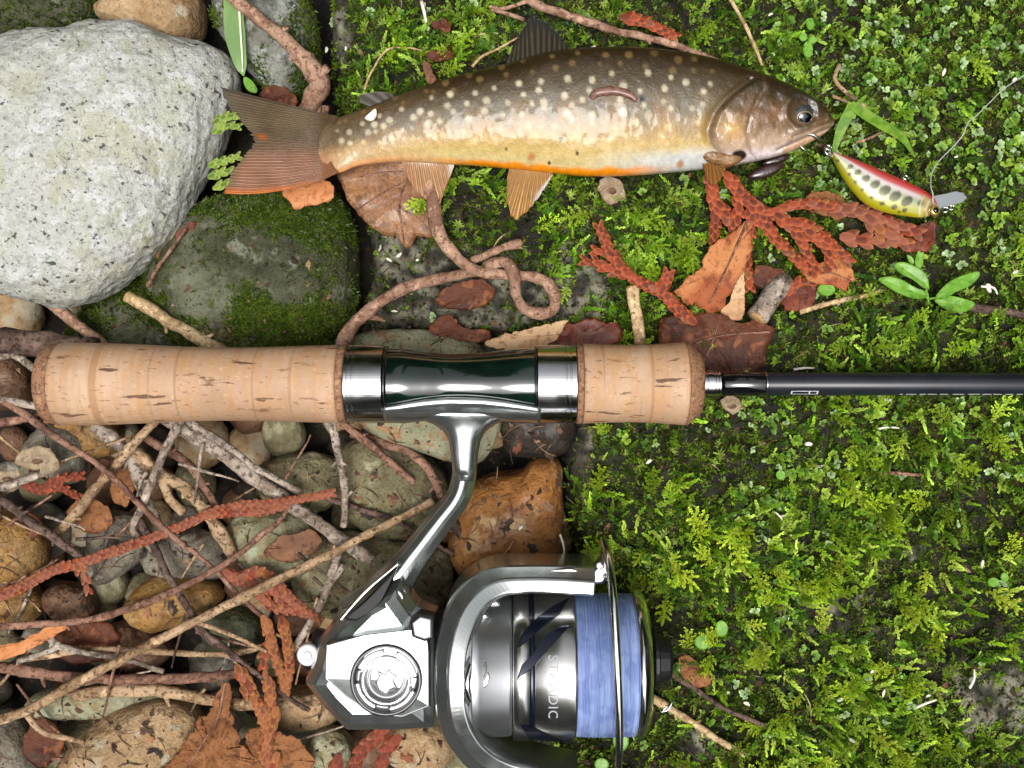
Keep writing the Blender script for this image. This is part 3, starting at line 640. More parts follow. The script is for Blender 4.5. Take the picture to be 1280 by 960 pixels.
twig('thin brown twig bending down from the butt of the grip', [(10, 502, -20), (41, 522, -22), (90, 556, -22), (135, 588, -22), (179, 633, -26), (223, 675, -34), (262, 712, -44), (328, 782, -60)], 6.5, 4, 'red')
twig('dark grey twig slanting over the ochre stone', [(170, 650, -52), (196, 690, -44), (220, 732, -34), (254, 777, -24), (296, 821, -36), (340, 858, -44), (384, 892, -56)], 7.5, 4.5, 'dark', branches=[([(240, 768, -30), (256, 792, -36), (268, 806, -40)], 5, 4)])
twig('thick knobbly stick with peeling bark among the twigs', [(158, 558, -62), (203, 592, -56), (237, 613, -54), (266, 652, -58), (290, 700, -70)], 12, 10, 'tan', name='stick', m=14, lump=.45, branches=[([(200, 590, -56), (216, 622, -48), (234, 640, -46)], 9, 8)])
twig('pale forked stick left of the peeling one', [(118, 532, -66), (150, 554, -62), (170, 578, -60), (180, 612, -62), (194, 655, -72)], 12, 9, 'grey', name='stick', m=12, lump=.4)
twig('short reddish stick behind the peeling one', [(180, 546, -72), (215, 566, -66), (240, 586, -64), (268, 632, -72)], 8, 7, 'red', name='stick')
twig('upright pale twig hanging from the metal hood', [(416, 520, -24), (422, 560, -30), (431, 618, -38), (427, 660, -50)], 8, 6, 'grey', branches=[([(431, 622, -38), (440, 614, -40)], 5, 3)])
twig('forked pale twig pointing at the reel body', [(424, 690, -44), (412, 728, -48), (399, 760, -52), (362, 818, -62)], 7, 7, 'grey', branches=[([(408, 736, -48), (424, 716, -44), (430, 704, -42)], 5, 4)])
twig('short reddish twig slanting from the hood to the stem', [(424, 524, -30), (460, 552, -38), (490, 580, -44), (516, 604, -54)], 6.5, 5.5, 'red')
twig('bent brown twig left of the reel stem', [(440, 540, -56), (480, 556, -54), (512, 566, -54), (536, 586, -56), (550, 622, -66)], 8, 7, 'red', m=12)
twig('dark stick showing under the reel stem', [(548, 625, -66), (572, 660, -58), (602, 704, -60)], 9, 8, 'dark', name='stick')
twig('thin dark twig crossing behind the reel stem', [(405, 622, -60), (440, 634, -58), (485, 647, -58), (538, 677, -58), (596, 708, -58)], 5, 4, 'dark')
twig('thin level twig behind the dark grey twig', [(28, 824, -56), (80, 816, -54), (137, 811, -54), (210, 816, -54), (284, 818, -58), (330, 808, -62)], 6, 5, 'tan')
twig('long reddish stick lying level near the bottom', [(-20, 832, -62), (40, 840, -60), (86, 846, -58), (190, 848, -56), (306, 842, -60)], 10, 9, 'red', name='stick', m=12)
twig('tan stick lying level below the reddish one', [(95, 868, -56), (150, 862, -54), (206, 863, -52), (260, 872, -52), (310, 880, -58), (400, 878, -78)], 11, 10, 'tan', name='stick', m=12, lump=.35)
twig('lichen grey crooked twig at the lower left', [(58, 792, -44), (72, 806, -42), (92, 812, -42), (155, 824, -44), (204, 840, -46)], 6, 4.5, 'grey', branches=[([(74, 808, -42), (56, 816, -44), (20, 828, -48)], 5, 5)])
twig('dark purple stick crossing the ochre stone at the left', [(-20, 612, -32), (30, 644, -28), (70, 674, -30), (108, 704, -42)], 9, 7, 'dark', name='stick')
twig('short pale stick at the left edge below the wing seed', [(-20, 616, -46), (30, 600, -42), (70, 586, -44)], 8, 6, 'grey', name='stick')
twig('pale twig touching the butt of the grip', [(-20, 497, -22), (20, 502, -20), (58, 512, -22)], 7, 6, 'grey')
twig('brown twig under the butt of the grip', [(-20, 530, -40), (30, 524, -36), (80, 514, -36)], 8, 7, 'red')
twig('thick dark root passing behind the butt of the grip', [(-30, 424, -26), (10, 426, -22), (60, 430, -22), (120, 438, -26)], 16, 14, 'dark', name='root', m=16, lump=.35)
twig('pale pink twig above the butt of the grip', [(58, 376, -60), (86, 398, -54), (112, 418, -52), (140, 440, -56)], 8, 7, 'pink')
twig('pale broken twig left of the butt of the grip', [(-10, 446, -46), (20, 444, -38), (46, 462, -34)], 8, 7, 'grey')
twig('short cut stick on the slab above the grip', [(158, 370, -30), (195, 392, -26), (238, 416, -26), (290, 446, -30)], 8, 8, 'straw', name='stick', cut=True)
twig('thick twig with a cut knot above the tail', [(284, -8, 20), (320, 22, 20), (358, 52, 18), (388, 84, 16), (400, 104, 12), (390, 122, 6), (372, 146, -2)], 8, 11, 'pink', m=14, lump=.35, rr=[8, 8, 8.5, 9, 13, 13, 11], branches=[([(396, 98, 16), (408, 90, 24), (411, 88, 27)], 6.5, 5), ([(398, 120, 0), (396, 140, 2)], 3, 2.5), ([(404, 128, -4), (402, 146, -6)], 5, 4)])
twig('slender twig along the top edge above the back', [(640, -12, 26), (680, 10, 24), (720, 24, 24), (763, 36, 24), (847, 57, 22), (900, 76, 16)], 6, 4, 'pink', branches=[([(660, 2, 25), (630, 10, 24), (612, 8, 22)], 3, 2), ([(655, 24, 20), (634, 16, 22), (614, 12, 22)], 3, 2)])
twig('brown root tied in a loop below the anal fin', [(536, 196, 16), (541, 245, 20), (549, 290, 16), (572, 324, 12), (606, 342, 14), (640, 345, 18), (670, 346, 8), (692, 364, 2), (690, 386, 2), (664, 391, 4), (648, 372, 14), (642, 344, 30), (632, 328, 24), (606, 332, 8)], 8.5, 6, 'pink', name='root', m=14, rr=[10, 9.5, 9, 9, 8.5, 7.5, 7, 7, 7, 7, 7, 7, 6.5, 6])
twig('pale root sweeping from the loop down to the grip', [(600, 341, 2), (570, 345, 2), (541, 352, -2), (493, 366, -8), (456, 391, -14), (430, 424, -20), (420, 470, -30)], 6, 10, 'pink', name='root', m=12, branches=[([(450, 398, -14), (462, 396, -16), (480, 400, -22)], 6, 2)])
twig('stubby rough root end right of the loop', [(590, 326, 2), (606, 320, 6), (630, 310, 8), (652, 302, 8)], 5, 4, 'pink', name='root', lump=.7, branches=[([(640, 308, 8), (652, 310, 8)], 2.5, 1.5)])
twig('bleached flat stick stub above the fore grip', [(790, 358, 26), (794, 385, 24), (800, 432, 20)], 8, 7, 'straw', name='stick', flat=.5, cut=True)
twig('grey stick stub with a pale cut face', [(944, 398, 26), (956, 380, 18), (970, 362, 10), (985, 350, 2)], 14, 12, 'grey', name='stick', cut=True, m=16, lump=.3)
twig('tan stick in the moss right of the spool', [(815, 874, -12), (850, 894, -2), (890, 918, 6), (930, 941, 8)], 5, 4, 'straw', name='stick')
twig('pale dry grass stem right of the slender twig', [(908, -10, 20), (925, 22, 22), (938, 45, 22), (953, 82, 20)], 2.6, 2, 'straw')
twig('thin twig right of the spool base', [(838, 842, -10), (870, 862, -2), (905, 885, 4), (955, 905, 4)], 4, 2.5, 'dark')
twig('brown bent stalk above the lure', [(1050, 80, 16), (1044, 98, 20), (1058, 116, 22), (1078, 132, 20), (1088, 140, 16)], 3, 2, 'tan', branches=[([(1040, 120, 20), (1058, 128, 20), (1072, 136, 18)], 2, 1.5)])
twig('thin brown stalk between grass blade and lure', [(1070, 178, 14), (1090, 172, 16), (1110, 160, 14)], 2, 1.4, 'tan')
twig('thin pale stalk beside the brown sprig at the right', [(1000, 390, 10), (1040, 378, 14), (1080, 370, 14), (1108, 362, 10)], 3.5, 3, 'straw')
twig('thin root fibre over the moss left of the dorsal fin', [(455, 112, 14), (466, 88, 18), (484, 64, 18), (510, 60, 16), (528, 63, 14)], 1.6, 1, 'straw')
twig('thin stalk curving into the dorsal fin', [(590, 82, 14), (602, 70, 18), (625, 60, 20), (648, 48, 24)], 2, 1.2, 'straw')
twig('short twig on the moss at the lower right edge', [(1085, 596, 16), (1110, 592, 18), (1152, 594, 14)], 2.5, 2, 'red')
twig('brown twig behind the three lobed seedling', [(1195, 378, 6), (1230, 386, 10), (1290, 396, 8)], 6, 5, 'dark')
twig('tiny reddish needle left of the granite shadow', [(183, 358, -20), (196, 338, -14), (214, 314, -14), (232, 286, -18)], 2.5, 2, 'red')

for q in range(42):
    x, y = rng.uniform(0, 420), rng.uniform(545, 950); a = rng.choice([-.55, .75, .1, 2.0]) + rng.normal(0, .35); L_ = rng.uniform(40, 120); z_ = rng.uniform(-62, -40)
    pts = [(x + math.cos(a) * L_ * t_, y + math.sin(a) * L_ * t_, z_ + rng.normal(0, 4)) for t_ in (-.5, -.1, .3, .5)]
    twig('thin twig fragment lost in the tangle left of the reel', pts, rng.uniform(2.2, 4.2), 1.6, ('red', 'tan', 'dark', 'grey')[q % 4], group='thin twig fragments in the tangle', m=7)

# ------------------------------------------------------------------ dead leaves, bark chips, seeds
def leaf_m(name, a, b, d, rough=.5, vein=None, coat=0.0, s=30):
    ly = [Ly(s * 1.6, b, .42, .58, fac=1), Ly(s * .9, d, .52, .66, fac=.75, d=6, off=(.1, .2, 0)), Ly(s * .25, d, .54, .66, fac=.7, d=6), Ly(3, tuple(v * .4 for v in d[:3]) + (1,), .6, .68, fac=.6)]
    if vein: ly.append(Ly(vein[0], vein[1], .0, .06, fac=.5, t='voro', f='DISTANCE_TO_EDGE'))
    bp = [dict(s=10, k=.8, h=3, d=6), dict(s=3, k=.5, h=1)]
    if vein: bp.append(dict(s=vein[0], k=.6, h=1.5, t='voro', f='DISTANCE_TO_EDGE', inv=False))
    return mat(name, a, rough, layers=ly, bump=bp, coat=coat, coat_r=.2, spec=.2)
LM = dict(vein=leaf_m('veined_leaf', c(150, 104, 66), c(176, 128, 84), c(84, 52, 34), .38, vein=(11, c(92, 62, 48)), coat=.3),
          orange=leaf_m('orange_leaf', c(196, 128, 80), c(206, 142, 96), c(160, 96, 56), .6),
          tan=leaf_m('tan_leaf', c(190, 126, 78), c(160, 88, 52), c(112, 56, 36), .5, s=50),
          cream=leaf_m('cream_leaf', c(206, 170, 132), c(194, 152, 112), c(150, 108, 76), .55),
          dark=leaf_m('dark_red_leaf', c(96, 42, 26), c(120, 58, 34), c(50, 26, 18), .4, coat=.1),
          rust=leaf_m('rust_leaf', c(126, 82, 50), c(146, 98, 62), c(78, 46, 30), .7, s=16),
          choc=leaf_m('chocolate_leaf', c(88, 46, 26), c(62, 32, 20), c(140, 84, 50), .45, s=60),
          pink=leaf_m('pink_brown_leaf', c(110, 74, 52), c(134, 94, 68), c(66, 42, 30), .5))
def dead_leaf(label, poly, z, m, curl=4.0, seed=1, slope=(0, 0), name='leaf', cat='leaf', jag=3.0, th=1.4, size=28, vein=None, ridge=None):
    P = np.array(poly, float); cx, cy = P.mean(0)
    def zf(x, y):
        zz = z + curl * fb2(x, y, size, seed, 3) + slope[0] * (x - cx) + slope[1] * (y - cy)
        if ridge is not None:
            (ax, ay), (bx, by) = ridge; dx, dy = bx - ax, by - ay; L = math.hypot(dx, dy); dd = np.abs((x - ax) * dy - (y - ay) * dx) / L; zz = zz + 0.18 * dd
        return zz
    V, Q, T = plate(poly, zf, th, rings=9, step=2.2, jag=jag, seed=seed)
    if not vein: return solo(name, label, cat, V, Q, T, LM[m], z0=z, group='dead leaves')
    t = thing(name, label, cat, (cx, cy, z), z, 'dead leaves'); part(t, 'blade', V, Q, T, LM[m])
    for k_, (pts, r) in enumerate(vein):
        pp = crom(pts, 14); part(t, 'midrib' if k_ == 0 else 'vein', *tube(np.column_stack([pp, zf(pp[:, 0], pp[:, 1]) + .5]), r, r * .5, m=6), mat=BK['red'])
    return t
dead_leaf('glossy net veined brown leaf under the anal fin', [(424, 214), (452, 200), (498, 198), (532, 232), (541, 270), (540, 296), (520, 298), (512, 311), (496, 300), (468, 288), (446, 268), (432, 244)], 4, 'vein', 5, 2, vein=[([(520, 205), (500, 250), (505, 306)], 1.6), ([(512, 225), (480, 240), (446, 262)], 1), ([(505, 262), (525, 275), (540, 292)], 1), ([(516, 215), (480, 215), (445, 222)], 1)])
dead_leaf('orange leaf poking out under the tail', [(350, 240), (372, 259), (394, 256), (412, 250), (416, 238), (404, 224), (376, 220), (352, 228)], 2, 'orange', 3, 3)
dead_leaf('curled tan leaf with a dark patch above the fore grip', [(841, 366), (858, 350), (876, 334), (884, 314), (902, 299), (920, 286), (934, 275), (936, 300), (930, 338), (916, 362), (902, 390), (876, 386), (870, 378), (864, 380), (856, 379)], 40, 'tan', 5, 4, ridge=((938, 270), (870, 385)), vein=[([(934, 276), (915, 320), (886, 380)], 1.8)])
dead_leaf('narrow cream leaf fold beside the curled tan leaf', [(931, 332), (924, 352), (912, 374), (900, 392), (910, 397), (922, 401), (930, 386), (932, 362)], 46, 'cream', 4, 5)
dead_leaf('large chocolate leaf tucked under the fore grip', [(826, 402), (850, 394), (888, 390), (912, 396), (930, 404), (950, 402), (964, 410), (960, 436), (946, 464), (916, 470), (880, 466), (846, 452), (824, 430)], 20, 'choc', 4, 6, vein=[([(962, 415), (900, 420), (840, 440)], 1.6), ([(900, 398), (890, 430), (880, 452)], 1)])
dead_leaf('brown leaf tip below the red sprig', [(1004, 340), (1022, 332), (1046, 320), (1060, 334), (1070, 350), (1060, 352), (1056, 364), (1040, 356), (1022, 356)], 22, 'tan', 4, 7, vein=[([(1012, 342), (1040, 342), (1066, 352)], 1.2)])
dead_leaf('small brown leaf behind the pinkish sprig', [(1006, 248), (1022, 238), (1044, 244), (1062, 258), (1052, 272), (1030, 270), (1012, 264)], 16, 'rust', 3, 8)
dead_leaf('dark red leaf under the belly of the lure', [(1108, 290), (1140, 284), (1166, 276), (1172, 292), (1166, 312), (1140, 314), (1112, 304)], 14, 'dark', 3, 9)
dead_leaf('reddish brown scrap by the small round seedling', [(978, 358), (1002, 350), (1020, 362), (1012, 384), (990, 390), (976, 378)], 12, 'dark', 3, 10)
dead_leaf('tan rolled leaf above the metal hood', [(608, 430), (626, 420), (650, 414), (684, 406), (710, 400), (704, 414), (694, 424), (676, 434), (640, 438)], 0, 'cream', 4, 11)
dead_leaf('dark red leaf between rolled leaf and stick stub', [(676, 430), (694, 412), (720, 402), (752, 400), (778, 408), (772, 428), (740, 440), (700, 442)], -6, 'dark', 5, 12)
dead_leaf('torn rust leaf at the bottom edge', [(196, 975), (212, 948), (236, 920), (256, 896), (272, 866), (284, 850), (282, 880), (290, 906), (300, 930), (316, 950), (330, 980), (270, 1000)], -26, 'rust', 9, 13, jag=7, vein=[([(282, 852), (270, 900), (230, 965)], 2)])
dead_leaf('crumpled rust leaf right of the torn one', [(300, 930), (330, 905), (352, 918), (380, 930), (392, 960), (360, 985), (310, 975)], -36, 'rust', 9, 14, jag=4)
dead_leaf('pink brown leaf flake under the thin reddish twig', [(330, 690), (352, 672), (388, 664), (402, 678), (384, 694), (352, 704)], -52, 'pink', 4, 15)
dead_leaf('brown leaf scrap in the crevice below the granite', [(190, 312), (200, 300), (218, 304), (226, 316), (210, 324), (196, 322)], -36, 'pink', 3, 16)
dead_leaf('reddish leaf strip along the boulder edge', [(220, 300), (228, 284), (240, 276), (244, 290), (234, 304)], -24, 'dark', 2, 17)
dead_leaf('dry brown leaf by the left edge below the grip', [(86, 640), (104, 622), (130, 628), (142, 650), (120, 668), (94, 660)], -64, 'rust', 4, 18)
dead_leaf('folded straw leaf at the lower left edge', [(-10, 812), (30, 800), (60, 784), (92, 778), (70, 792), (40, 812), (-10, 826)], -38, 'orange', 3, 19)
dead_leaf('brown leaf in the pile under the level twig', [(70, 800), (90, 780), (130, 778), (150, 800), (126, 826), (86, 828)], -72, 'choc', 4, 20)
dead_leaf('rust leaf scrap in the middle of the twig pile', [(140, 608), (150, 590), (164, 586), (166, 612), (156, 632), (142, 628)], -60, 'rust', 4, 21)
dead_leaf('brown leaf behind the grip end in the left pile', [(4, 660), (30, 640), (52, 650), (44, 672), (16, 680)], -54, 'choc', 3, 22)
dead_leaf('dark brown leaf in the lower left corner', [(40, 905), (60, 900), (78, 920), (70, 950), (44, 960), (28, 935)], -66, 'choc', 4, 23)
dead_leaf('tiny brown leaf at the drag knob', [(848, 828), (862, 820), (880, 836), (890, 850), (876, 860), (856, 848)], 0, 'rust', 4, 24, jag=3)
dead_leaf('dark bark chip on the speckled rock inside the loop', [(546, 374), (556, 360), (580, 354), (608, 351), (620, 364), (602, 382), (570, 386), (550, 384)], -14, 'choc', 3, 25, name='bark_chip', cat='bark chip', th=5)
dead_leaf('dark splintered bark under the speckled rock', [(540, 402), (556, 392), (566, 398), (580, 410), (610, 414), (612, 426), (570, 424), (536, 416)], -30, 'choc', 4, 26, name='bark_chip', cat='bark chip', th=5, jag=3)
dead_leaf('brown leaf scrap on moss left of the tail twig', [(322, 118), (336, 106), (356, 112), (372, 122), (364, 136), (340, 132)], -20, 'choc', 3, 27)
dead_leaf('red brown fragment on the moss above the back', [(540, 27), (556, 25), (564, 34), (550, 39), (540, 35)], 14, 'choc', 2, 28)
dead_leaf('brown bud scale left of the dorsal fin', [(532, 68), (548, 62), (566, 68), (560, 74), (540, 75)], 15, 'choc', 2, 29)
dead_leaf('brown twisted scrap above the adipose fin', [(528, 82), (536, 80), (546, 98), (545, 106), (534, 104)], 14, 'pink', 2, 30)
dead_leaf('grey chewed leaf below the curled tan leaf', [(935, 345), (950, 332), (975, 336), (986, 346), (970, 358), (945, 358)], 10, 'choc', 4, 31)
def lens(label, cx, cy, ang, L, wd, z, m, name, cat, h=5):
    P = [(math.cos(t) * L * (1 if abs(math.sin(t)) > .2 else 1.1), math.sin(t) * wd) for t in np.linspace(0, 2 * np.pi, 20, endpoint=False)]
    ca, sa = math.cos(ang), math.sin(ang); P = [(cx + x * ca - y * sa, cy + x * sa + y * ca) for x, y in P]
    V, Q, T = rock(P, z, h, n=40, m=18, amp=.6, size=12, fine=.2)
    return solo(name, label, cat, V, Q, T, m, z0=z)
M_pod = mat('dark_pod', c(48, 32, 30), .22, layers=[Ly(8, c(84, 58, 54), .5, .7, st=(.25, 1, 1))], coat=.6, bump=[dict(s=4, k=.3)])
lens('shiny dark seed pod under the chin', 958, 214, -.35, 24, 8, 22, M_pod, 'seed_pod', 'seed pod', 7)
lens('smaller dark pod beside the shiny one', 970, 200, -.3, 18, 6, 18, M_pod, 'seed_pod', 'seed pod', 6)
M_wing = mat('seed_wing', c(132, 112, 88), .6, layers=[Ly(14, c(154, 136, 108)), Ly(8, c(104, 82, 62), .5, .66, fac=.8, d=6), Ly(3, c(196, 180, 150), .58, .68, fac=.6)], bump=[dict(s=4, k=.4)])
M_seedc = mat('seed_core', c(112, 82, 60), .7, layers=[Ly(6, c(84, 58, 42))])
def wing_seed(label, poly, z, core):
    x, y = np.array(poly).mean(0); t = thing('winged_seed', label, 'seed', (x, y, z), z, 'winged seeds')
    part(t, 'wing', *plate(poly, lambda a, b: z + 4 * fb2(a, b, 11, 3, 3), 1.2, rings=5, step=2, jag=3.5, seed=int(x)), mat=M_wing)
    part(t, 'core', *rock([(core[0] + 7 * math.cos(q), core[1] + 4 * math.sin(q)) for q in np.linspace(0, 6.28, 12, endpoint=False)], z - .3, 1.8, n=20, m=9, amp=.8, size=6), mat=M_seedc)
wing_seed('round winged seed on the twigs at the left', [(19, 574), (30, 561), (48, 559), (66, 566), (74, 580), (66, 590), (46, 589), (28, 587)], -34, (46, 576))
wing_seed('pinkish winged seed on the moss under the belly', [(748, 232), (756, 223), (770, 224), (780, 236), (776, 250), (764, 255), (752, 248)], 16, (764, 239))
wing_seed('second winged seed at the left edge below the first', [(-6, 592), (10, 586), (26, 592), (28, 606), (14, 616), (-6, 616)], -48, (10, 600))
wing_seed('small round seed disc under the winding check', [(902, 500), (912, 496), (924, 500), (928, 510), (918, 518), (906, 514)], 38, (914, 507))

# white petal flakes: nothing tells them apart
M_flake = mat('white_flake', c(232, 228, 212), .5, layers=[Ly(6, c(206, 198, 176), .5, .7)])
fl = []
for s in range(4):
    r = np.random.default_rng(s); P = [((3.6 + 1.6 * r.random()) * math.cos(t) * 1.35, (2.2 + 1.2 * r.random()) * math.sin(t)) for t in np.linspace(0, 6.28, 9, endpoint=False)]
    V, Q, T = plate(P, lambda a, b: .12 * a * a * .3 + .3 * b, .9, rings=3, step=1.6)
    me = raw_mesh('white_flake', V * K, Q, T); me.materials.append(M_flake); fl.append(me)
flakes = [(475, 310), (487, 325), (499, 319), (522, 325), (493, 389), (440, 176), (1025, 583), (1090, 840), (1105, 866), (1160, 870), (1065, 926), (1228, 705), (1040, 940), (930, 945), (811, 577), (651, 660), (1000, 384), (1028, 381), (858, 411), (708, 361), (709, 361), (1155, 660), (1145, 780), (1215, 850), (978, 645), (935, 880), (530, 8), (408, 62), (432, 61), (1268, 100), (1200, 390), (1195, 196), (1236, 360), (1270, 340), (586, 408), (890, 490), (1100, 491), (1010, 555), (1110, 500), (1180, 90), (963, 18), (740, 60), (1050, 875)]
for k_, (x, y) in enumerate(flakes):
    o = bpy.data.objects.new('white_flake', fl[k_ % 4]); COL.objects.link(o)
    z = float(bank_h(np.array([x]), np.array([y]))[0]); inb = sdist(np.array([x], float), np.array([y], float), BANK)[0] > 5
    z = z + (13 if x > 730 else 5) if inb else -30
    o.location = tow(np.array([x, y, z]), z); o.rotation_euler = (rng.normal(0, .3), rng.normal(0, .3), rng.uniform(0, 6.28)); s_ = rng.uniform(.45, 1.1); o.scale = (s_, s_ * rng.uniform(.7, 1.2), s_)
    where = 'on the dark rock beside the root loop' if (x < 730 and 290 < y < 420) else 'on the stones around the reel' if not inb else 'on the top moss above the back' if (y < 110 and x < 1000) else 'on the moss around lure and seedling' if y < 400 else 'on the moss close to the blank' if y < 560 else 'on the mossy slope right of the reel'
    tag(o, 'tiny white petal flake ' + where, 'petal', 'white petal flakes')
# curled pale fibres
def fibre(label, pts, r=1.5):
    z = pts[0][2]; V, Q, T = tube(pts, r, r * .7, m=6)
    solo('petal_strip', label, 'petal', V, Q, T, M_flake, z0=z, group='pale curled strips')
fibre('white petal strip near the top edge above the back', [(527, 2, 16), (530, 14, 20), (533, 28, 16)], 2.6)
fibre('pale curled strip low in the moss at the right', [(1146, 884, 16), (1156, 878, 20), (1170, 874, 18)], 2)
fibre('upright pale strip at the lower right', [(1212, 860, 14), (1216, 848, 18), (1217, 836, 16)], 2)
fibre('thin pale hook in the moss below the blank', [(969, 640, 16), (976, 648, 20), (977, 660, 16)], 1.3)
fibre('pale strip across the moss under the blank', [(1098, 536, 24), (1110, 534, 25), (1124, 535, 24)], 1.6)
fibre('pale curl right of the lip of the lure', [(1226, 358, 14), (1240, 360, 18), (1246, 368, 16)], 1.8)
fibre('white strip beside the chocolate leaf', [(992, 462, 28), (1005, 460, 29), (1018, 460, 28)], 1.8)
fibre('pale strip at the bank edge beside the orange stone', [(700, 668, -20), (704, 680, -16), (706, 696, -18)], 1.6)

# ------------------------------------------------------------------ cypress sprigs with scale leaves
def scale_mesh(name, m, cc, edge):
    us = [0, .18, .42, .66, .86, 1.0]; ws = [.40, .86, 1.0, .92, .62, .12]; V = []; Cc = []
    cc, edge = np.array(cc[:3]), np.array(edge[:3])
    for a, w_ in zip(us, ws):
        for b in (-1, -.62, 0, .62, 1):
            V.append((a - .14, b * w_ * .5, .13 * (1 - b * b) * (.55 + .6 * a) * min(1, w_ + .3) - .06 * abs(b))); k = max(abs(b) ** 3 * .95, sstep(.68, .95, a)); Cc.append(cc + (edge - cc) * k)
    me = raw_mesh(name, np.array(V), grid_q(6, 5, False), col=np.array(Cc)); me.materials.append(m); return me
def sp_mats(tagn, cols, edge):
    m = mat(f'scale_{tagn}', attr=True, rough=.5, layers=[Ly(14, c(56, 32, 22), .5, .68, fac=.6), Ly(60, c(150, 92, 60), .5, .66, fac=.35)], coat=.0, spec=.25, bump=[dict(s=3, k=.3)])
    return [scale_mesh('scale_leaf', m, cc, edge) for cc in cols]
SPM = dict(red=sp_mats('red', [c(122, 50, 34), c(98, 40, 30), c(140, 62, 40), c(78, 34, 28)], c(190, 96, 54)), pink=sp_mats('pink', [c(126, 70, 52), c(106, 56, 42), c(142, 80, 60)], c(166, 102, 76)),
           orange=sp_mats('orange', [c(132, 74, 40), c(108, 56, 32), c(146, 88, 50)], c(174, 114, 68)), dark=sp_mats('dark', [c(122, 50, 36), c(98, 40, 32)], c(150, 76, 50)), green=sp_mats('green', [c(90, 128, 36), c(70, 108, 30), c(120, 150, 52)], c(164, 186, 96)))
M_sstem = mat('sprig_stem', c(92, 50, 38), .6, layers=[Ly(8, c(64, 36, 30))])
def sprig(label, branches, size, kind, z, group='dry cypress sprigs', stemm=None):
    p0 = branches[0][0]; t = thing('cypress_sprig', label, 'sprig', (p0[0], p0[1], z - size * .3), z, group)
    f = (H - z) / H
    for bi, br in enumerate(branches):
        P3 = [(p[0], p[1], z + (p[2] if len(p) > 2 else 0) + 1.5 * math.sin(p[0] * .09 + p[1] * .07) + bi * .8) for p in br]
        part(t, 'stem', *tube(P3, size * .17, size * .1, m=6), mat=stemm or M_sstem)
        C = crom(P3, 300); L = np.linalg.norm(np.diff(C, axis=0), axis=1).sum(); n = max(3, int(L / (size * .70))); C = resample(C, n); D = np.gradient(C, axis=0)
        for i in range(n):
            d = D[i] / (np.linalg.norm(D[i]) + 1e-9); yaw = math.atan2(-d[1], d[0]); slope = math.asin(max(-1, min(1, d[2])))
            tap = 1.0 - .25 * i / n
            for s in (-1, 0, 1):
                kd = kind if kind == 'green' or rng.random() > .22 else ('red', 'orange', 'pink', 'dark')[rng.integers(0, 4)]; o = bpy.data.objects.new('scale_leaf', SPM[kd][rng.integers(0, len(SPM[kd]))]); COL.objects.link(o); o.parent = t
                q = C[i].copy(); q[2] += size * (.16 if s == 0 else .04)
                q[:2] += np.array([-d[1], d[0]]) * s * size * .17 * tap + d[:2] * (0 if s == 0 else size * .36)
                o.location = Vector(tow(q, z) - WL[t.name])
                o.rotation_euler = Euler((s * .3 + rng.normal(0, .07), -slope - (.13 if s == 0 else .09) + rng.normal(0, .05), yaw - s * .36 + rng.normal(0, .06)), 'XYZ')
                k_ = size * tap * f * K * rng.uniform(.92, 1.08); o.scale = (k_ * 1.22, k_ * (.74 if s == 0 else .62), k_ * .55)
    return t
sprig('fan of fiery red scale leaved twigs under the pectoral fin', [[(886, 212), (890, 240), (895, 262), (893, 292)], [(896, 252), (912, 276), (928, 300)], [(905, 218, 4), (922, 240, 6), (940, 256, 6), (958, 266, 6), (985, 258, 5), (1012, 256, 4), (1030, 258, 4)], [(920, 240, 4), (922, 262, 2), (918, 288, 2)], [(944, 258, 4), (958, 284, 4), (975, 306, 4), (998, 330, 6)], [(968, 268, 4), (990, 288, 6), (1004, 312, 6), (1014, 334, 6)], [(986, 278, 6), (1016, 290, 6), (1036, 308, 6), (1052, 322, 6)], [(1004, 288, 6), (1026, 306, 4), (1034, 326, 4)], [(938, 256), (938, 280), (932, 304), (932, 332), (934, 352)]], 14, 'red', 28)
sprig('pinkish broad scaled sprig below the lure', [[(1036, 262), (1060, 262), (1084, 268), (1110, 278), (1138, 288)], [(1082, 270), (1100, 288), (1122, 300)], [(1052, 296, -4), (1080, 300, -4), (1110, 300, -4)]], 17, 'pink', 26)
sprig('small red sprig standing left of the curled tan leaf', [[(868, 404), (850, 388), (830, 368), (806, 356), (786, 342), (768, 326), (752, 290)], [(790, 344), (770, 340), (750, 330), (738, 328)], [(776, 330), (764, 318), (752, 316)], [(826, 366), (830, 356), (832, 350)]], 13.5, 'red', 32)
sprig('long rusty sprig stretching over the left stones', [[(-20, 752), (20, 736), (66, 714), (100, 704), (140, 690), (180, 676), (222, 660), (262, 642), (300, 632), (350, 628), (408, 618)], [(96, 704), (104, 718), (108, 732)], [(256, 644), (290, 640), (322, 640), (350, 634)]], 11.5, 'pink', -34)
sprig('rosy tangle of sprigs right of the ochre stone', [[(280, 714), (310, 730), (345, 740), (392, 770)], [(300, 722), (322, 716), (340, 724), (358, 742)], [(318, 734), (340, 756), (368, 764)], [(332, 714), (340, 730), (350, 748)]], 12, 'pink', -48)
sprig('orange sprig hanging down left of the reel body', [[(330, 770), (336, 792), (344, 820), (352, 850)], [(352, 772), (358, 800), (362, 830), (358, 856)], [(340, 800), (330, 820), (332, 838)]], 12, 'orange', -44)
sprig('brown orange sprig above the torn rust leaf', [[(296, 832), (310, 856), (322, 880), (332, 910), (336, 950)], [(336, 846), (338, 870), (332, 892)], [(302, 860), (316, 872), (326, 884)], [(346, 884), (340, 910), (330, 938)], [(348, 940), (340, 960), (330, 975)]], 13, 'orange', -30)
sprig('dark red sprig at the bottom below the reel body', [[(486, 904), (474, 918), (458, 932), (440, 965)], [(500, 920), (486, 934), (474, 965)], [(424, 944), (418, 960), (414, 975)]], 15, 'dark', -52)
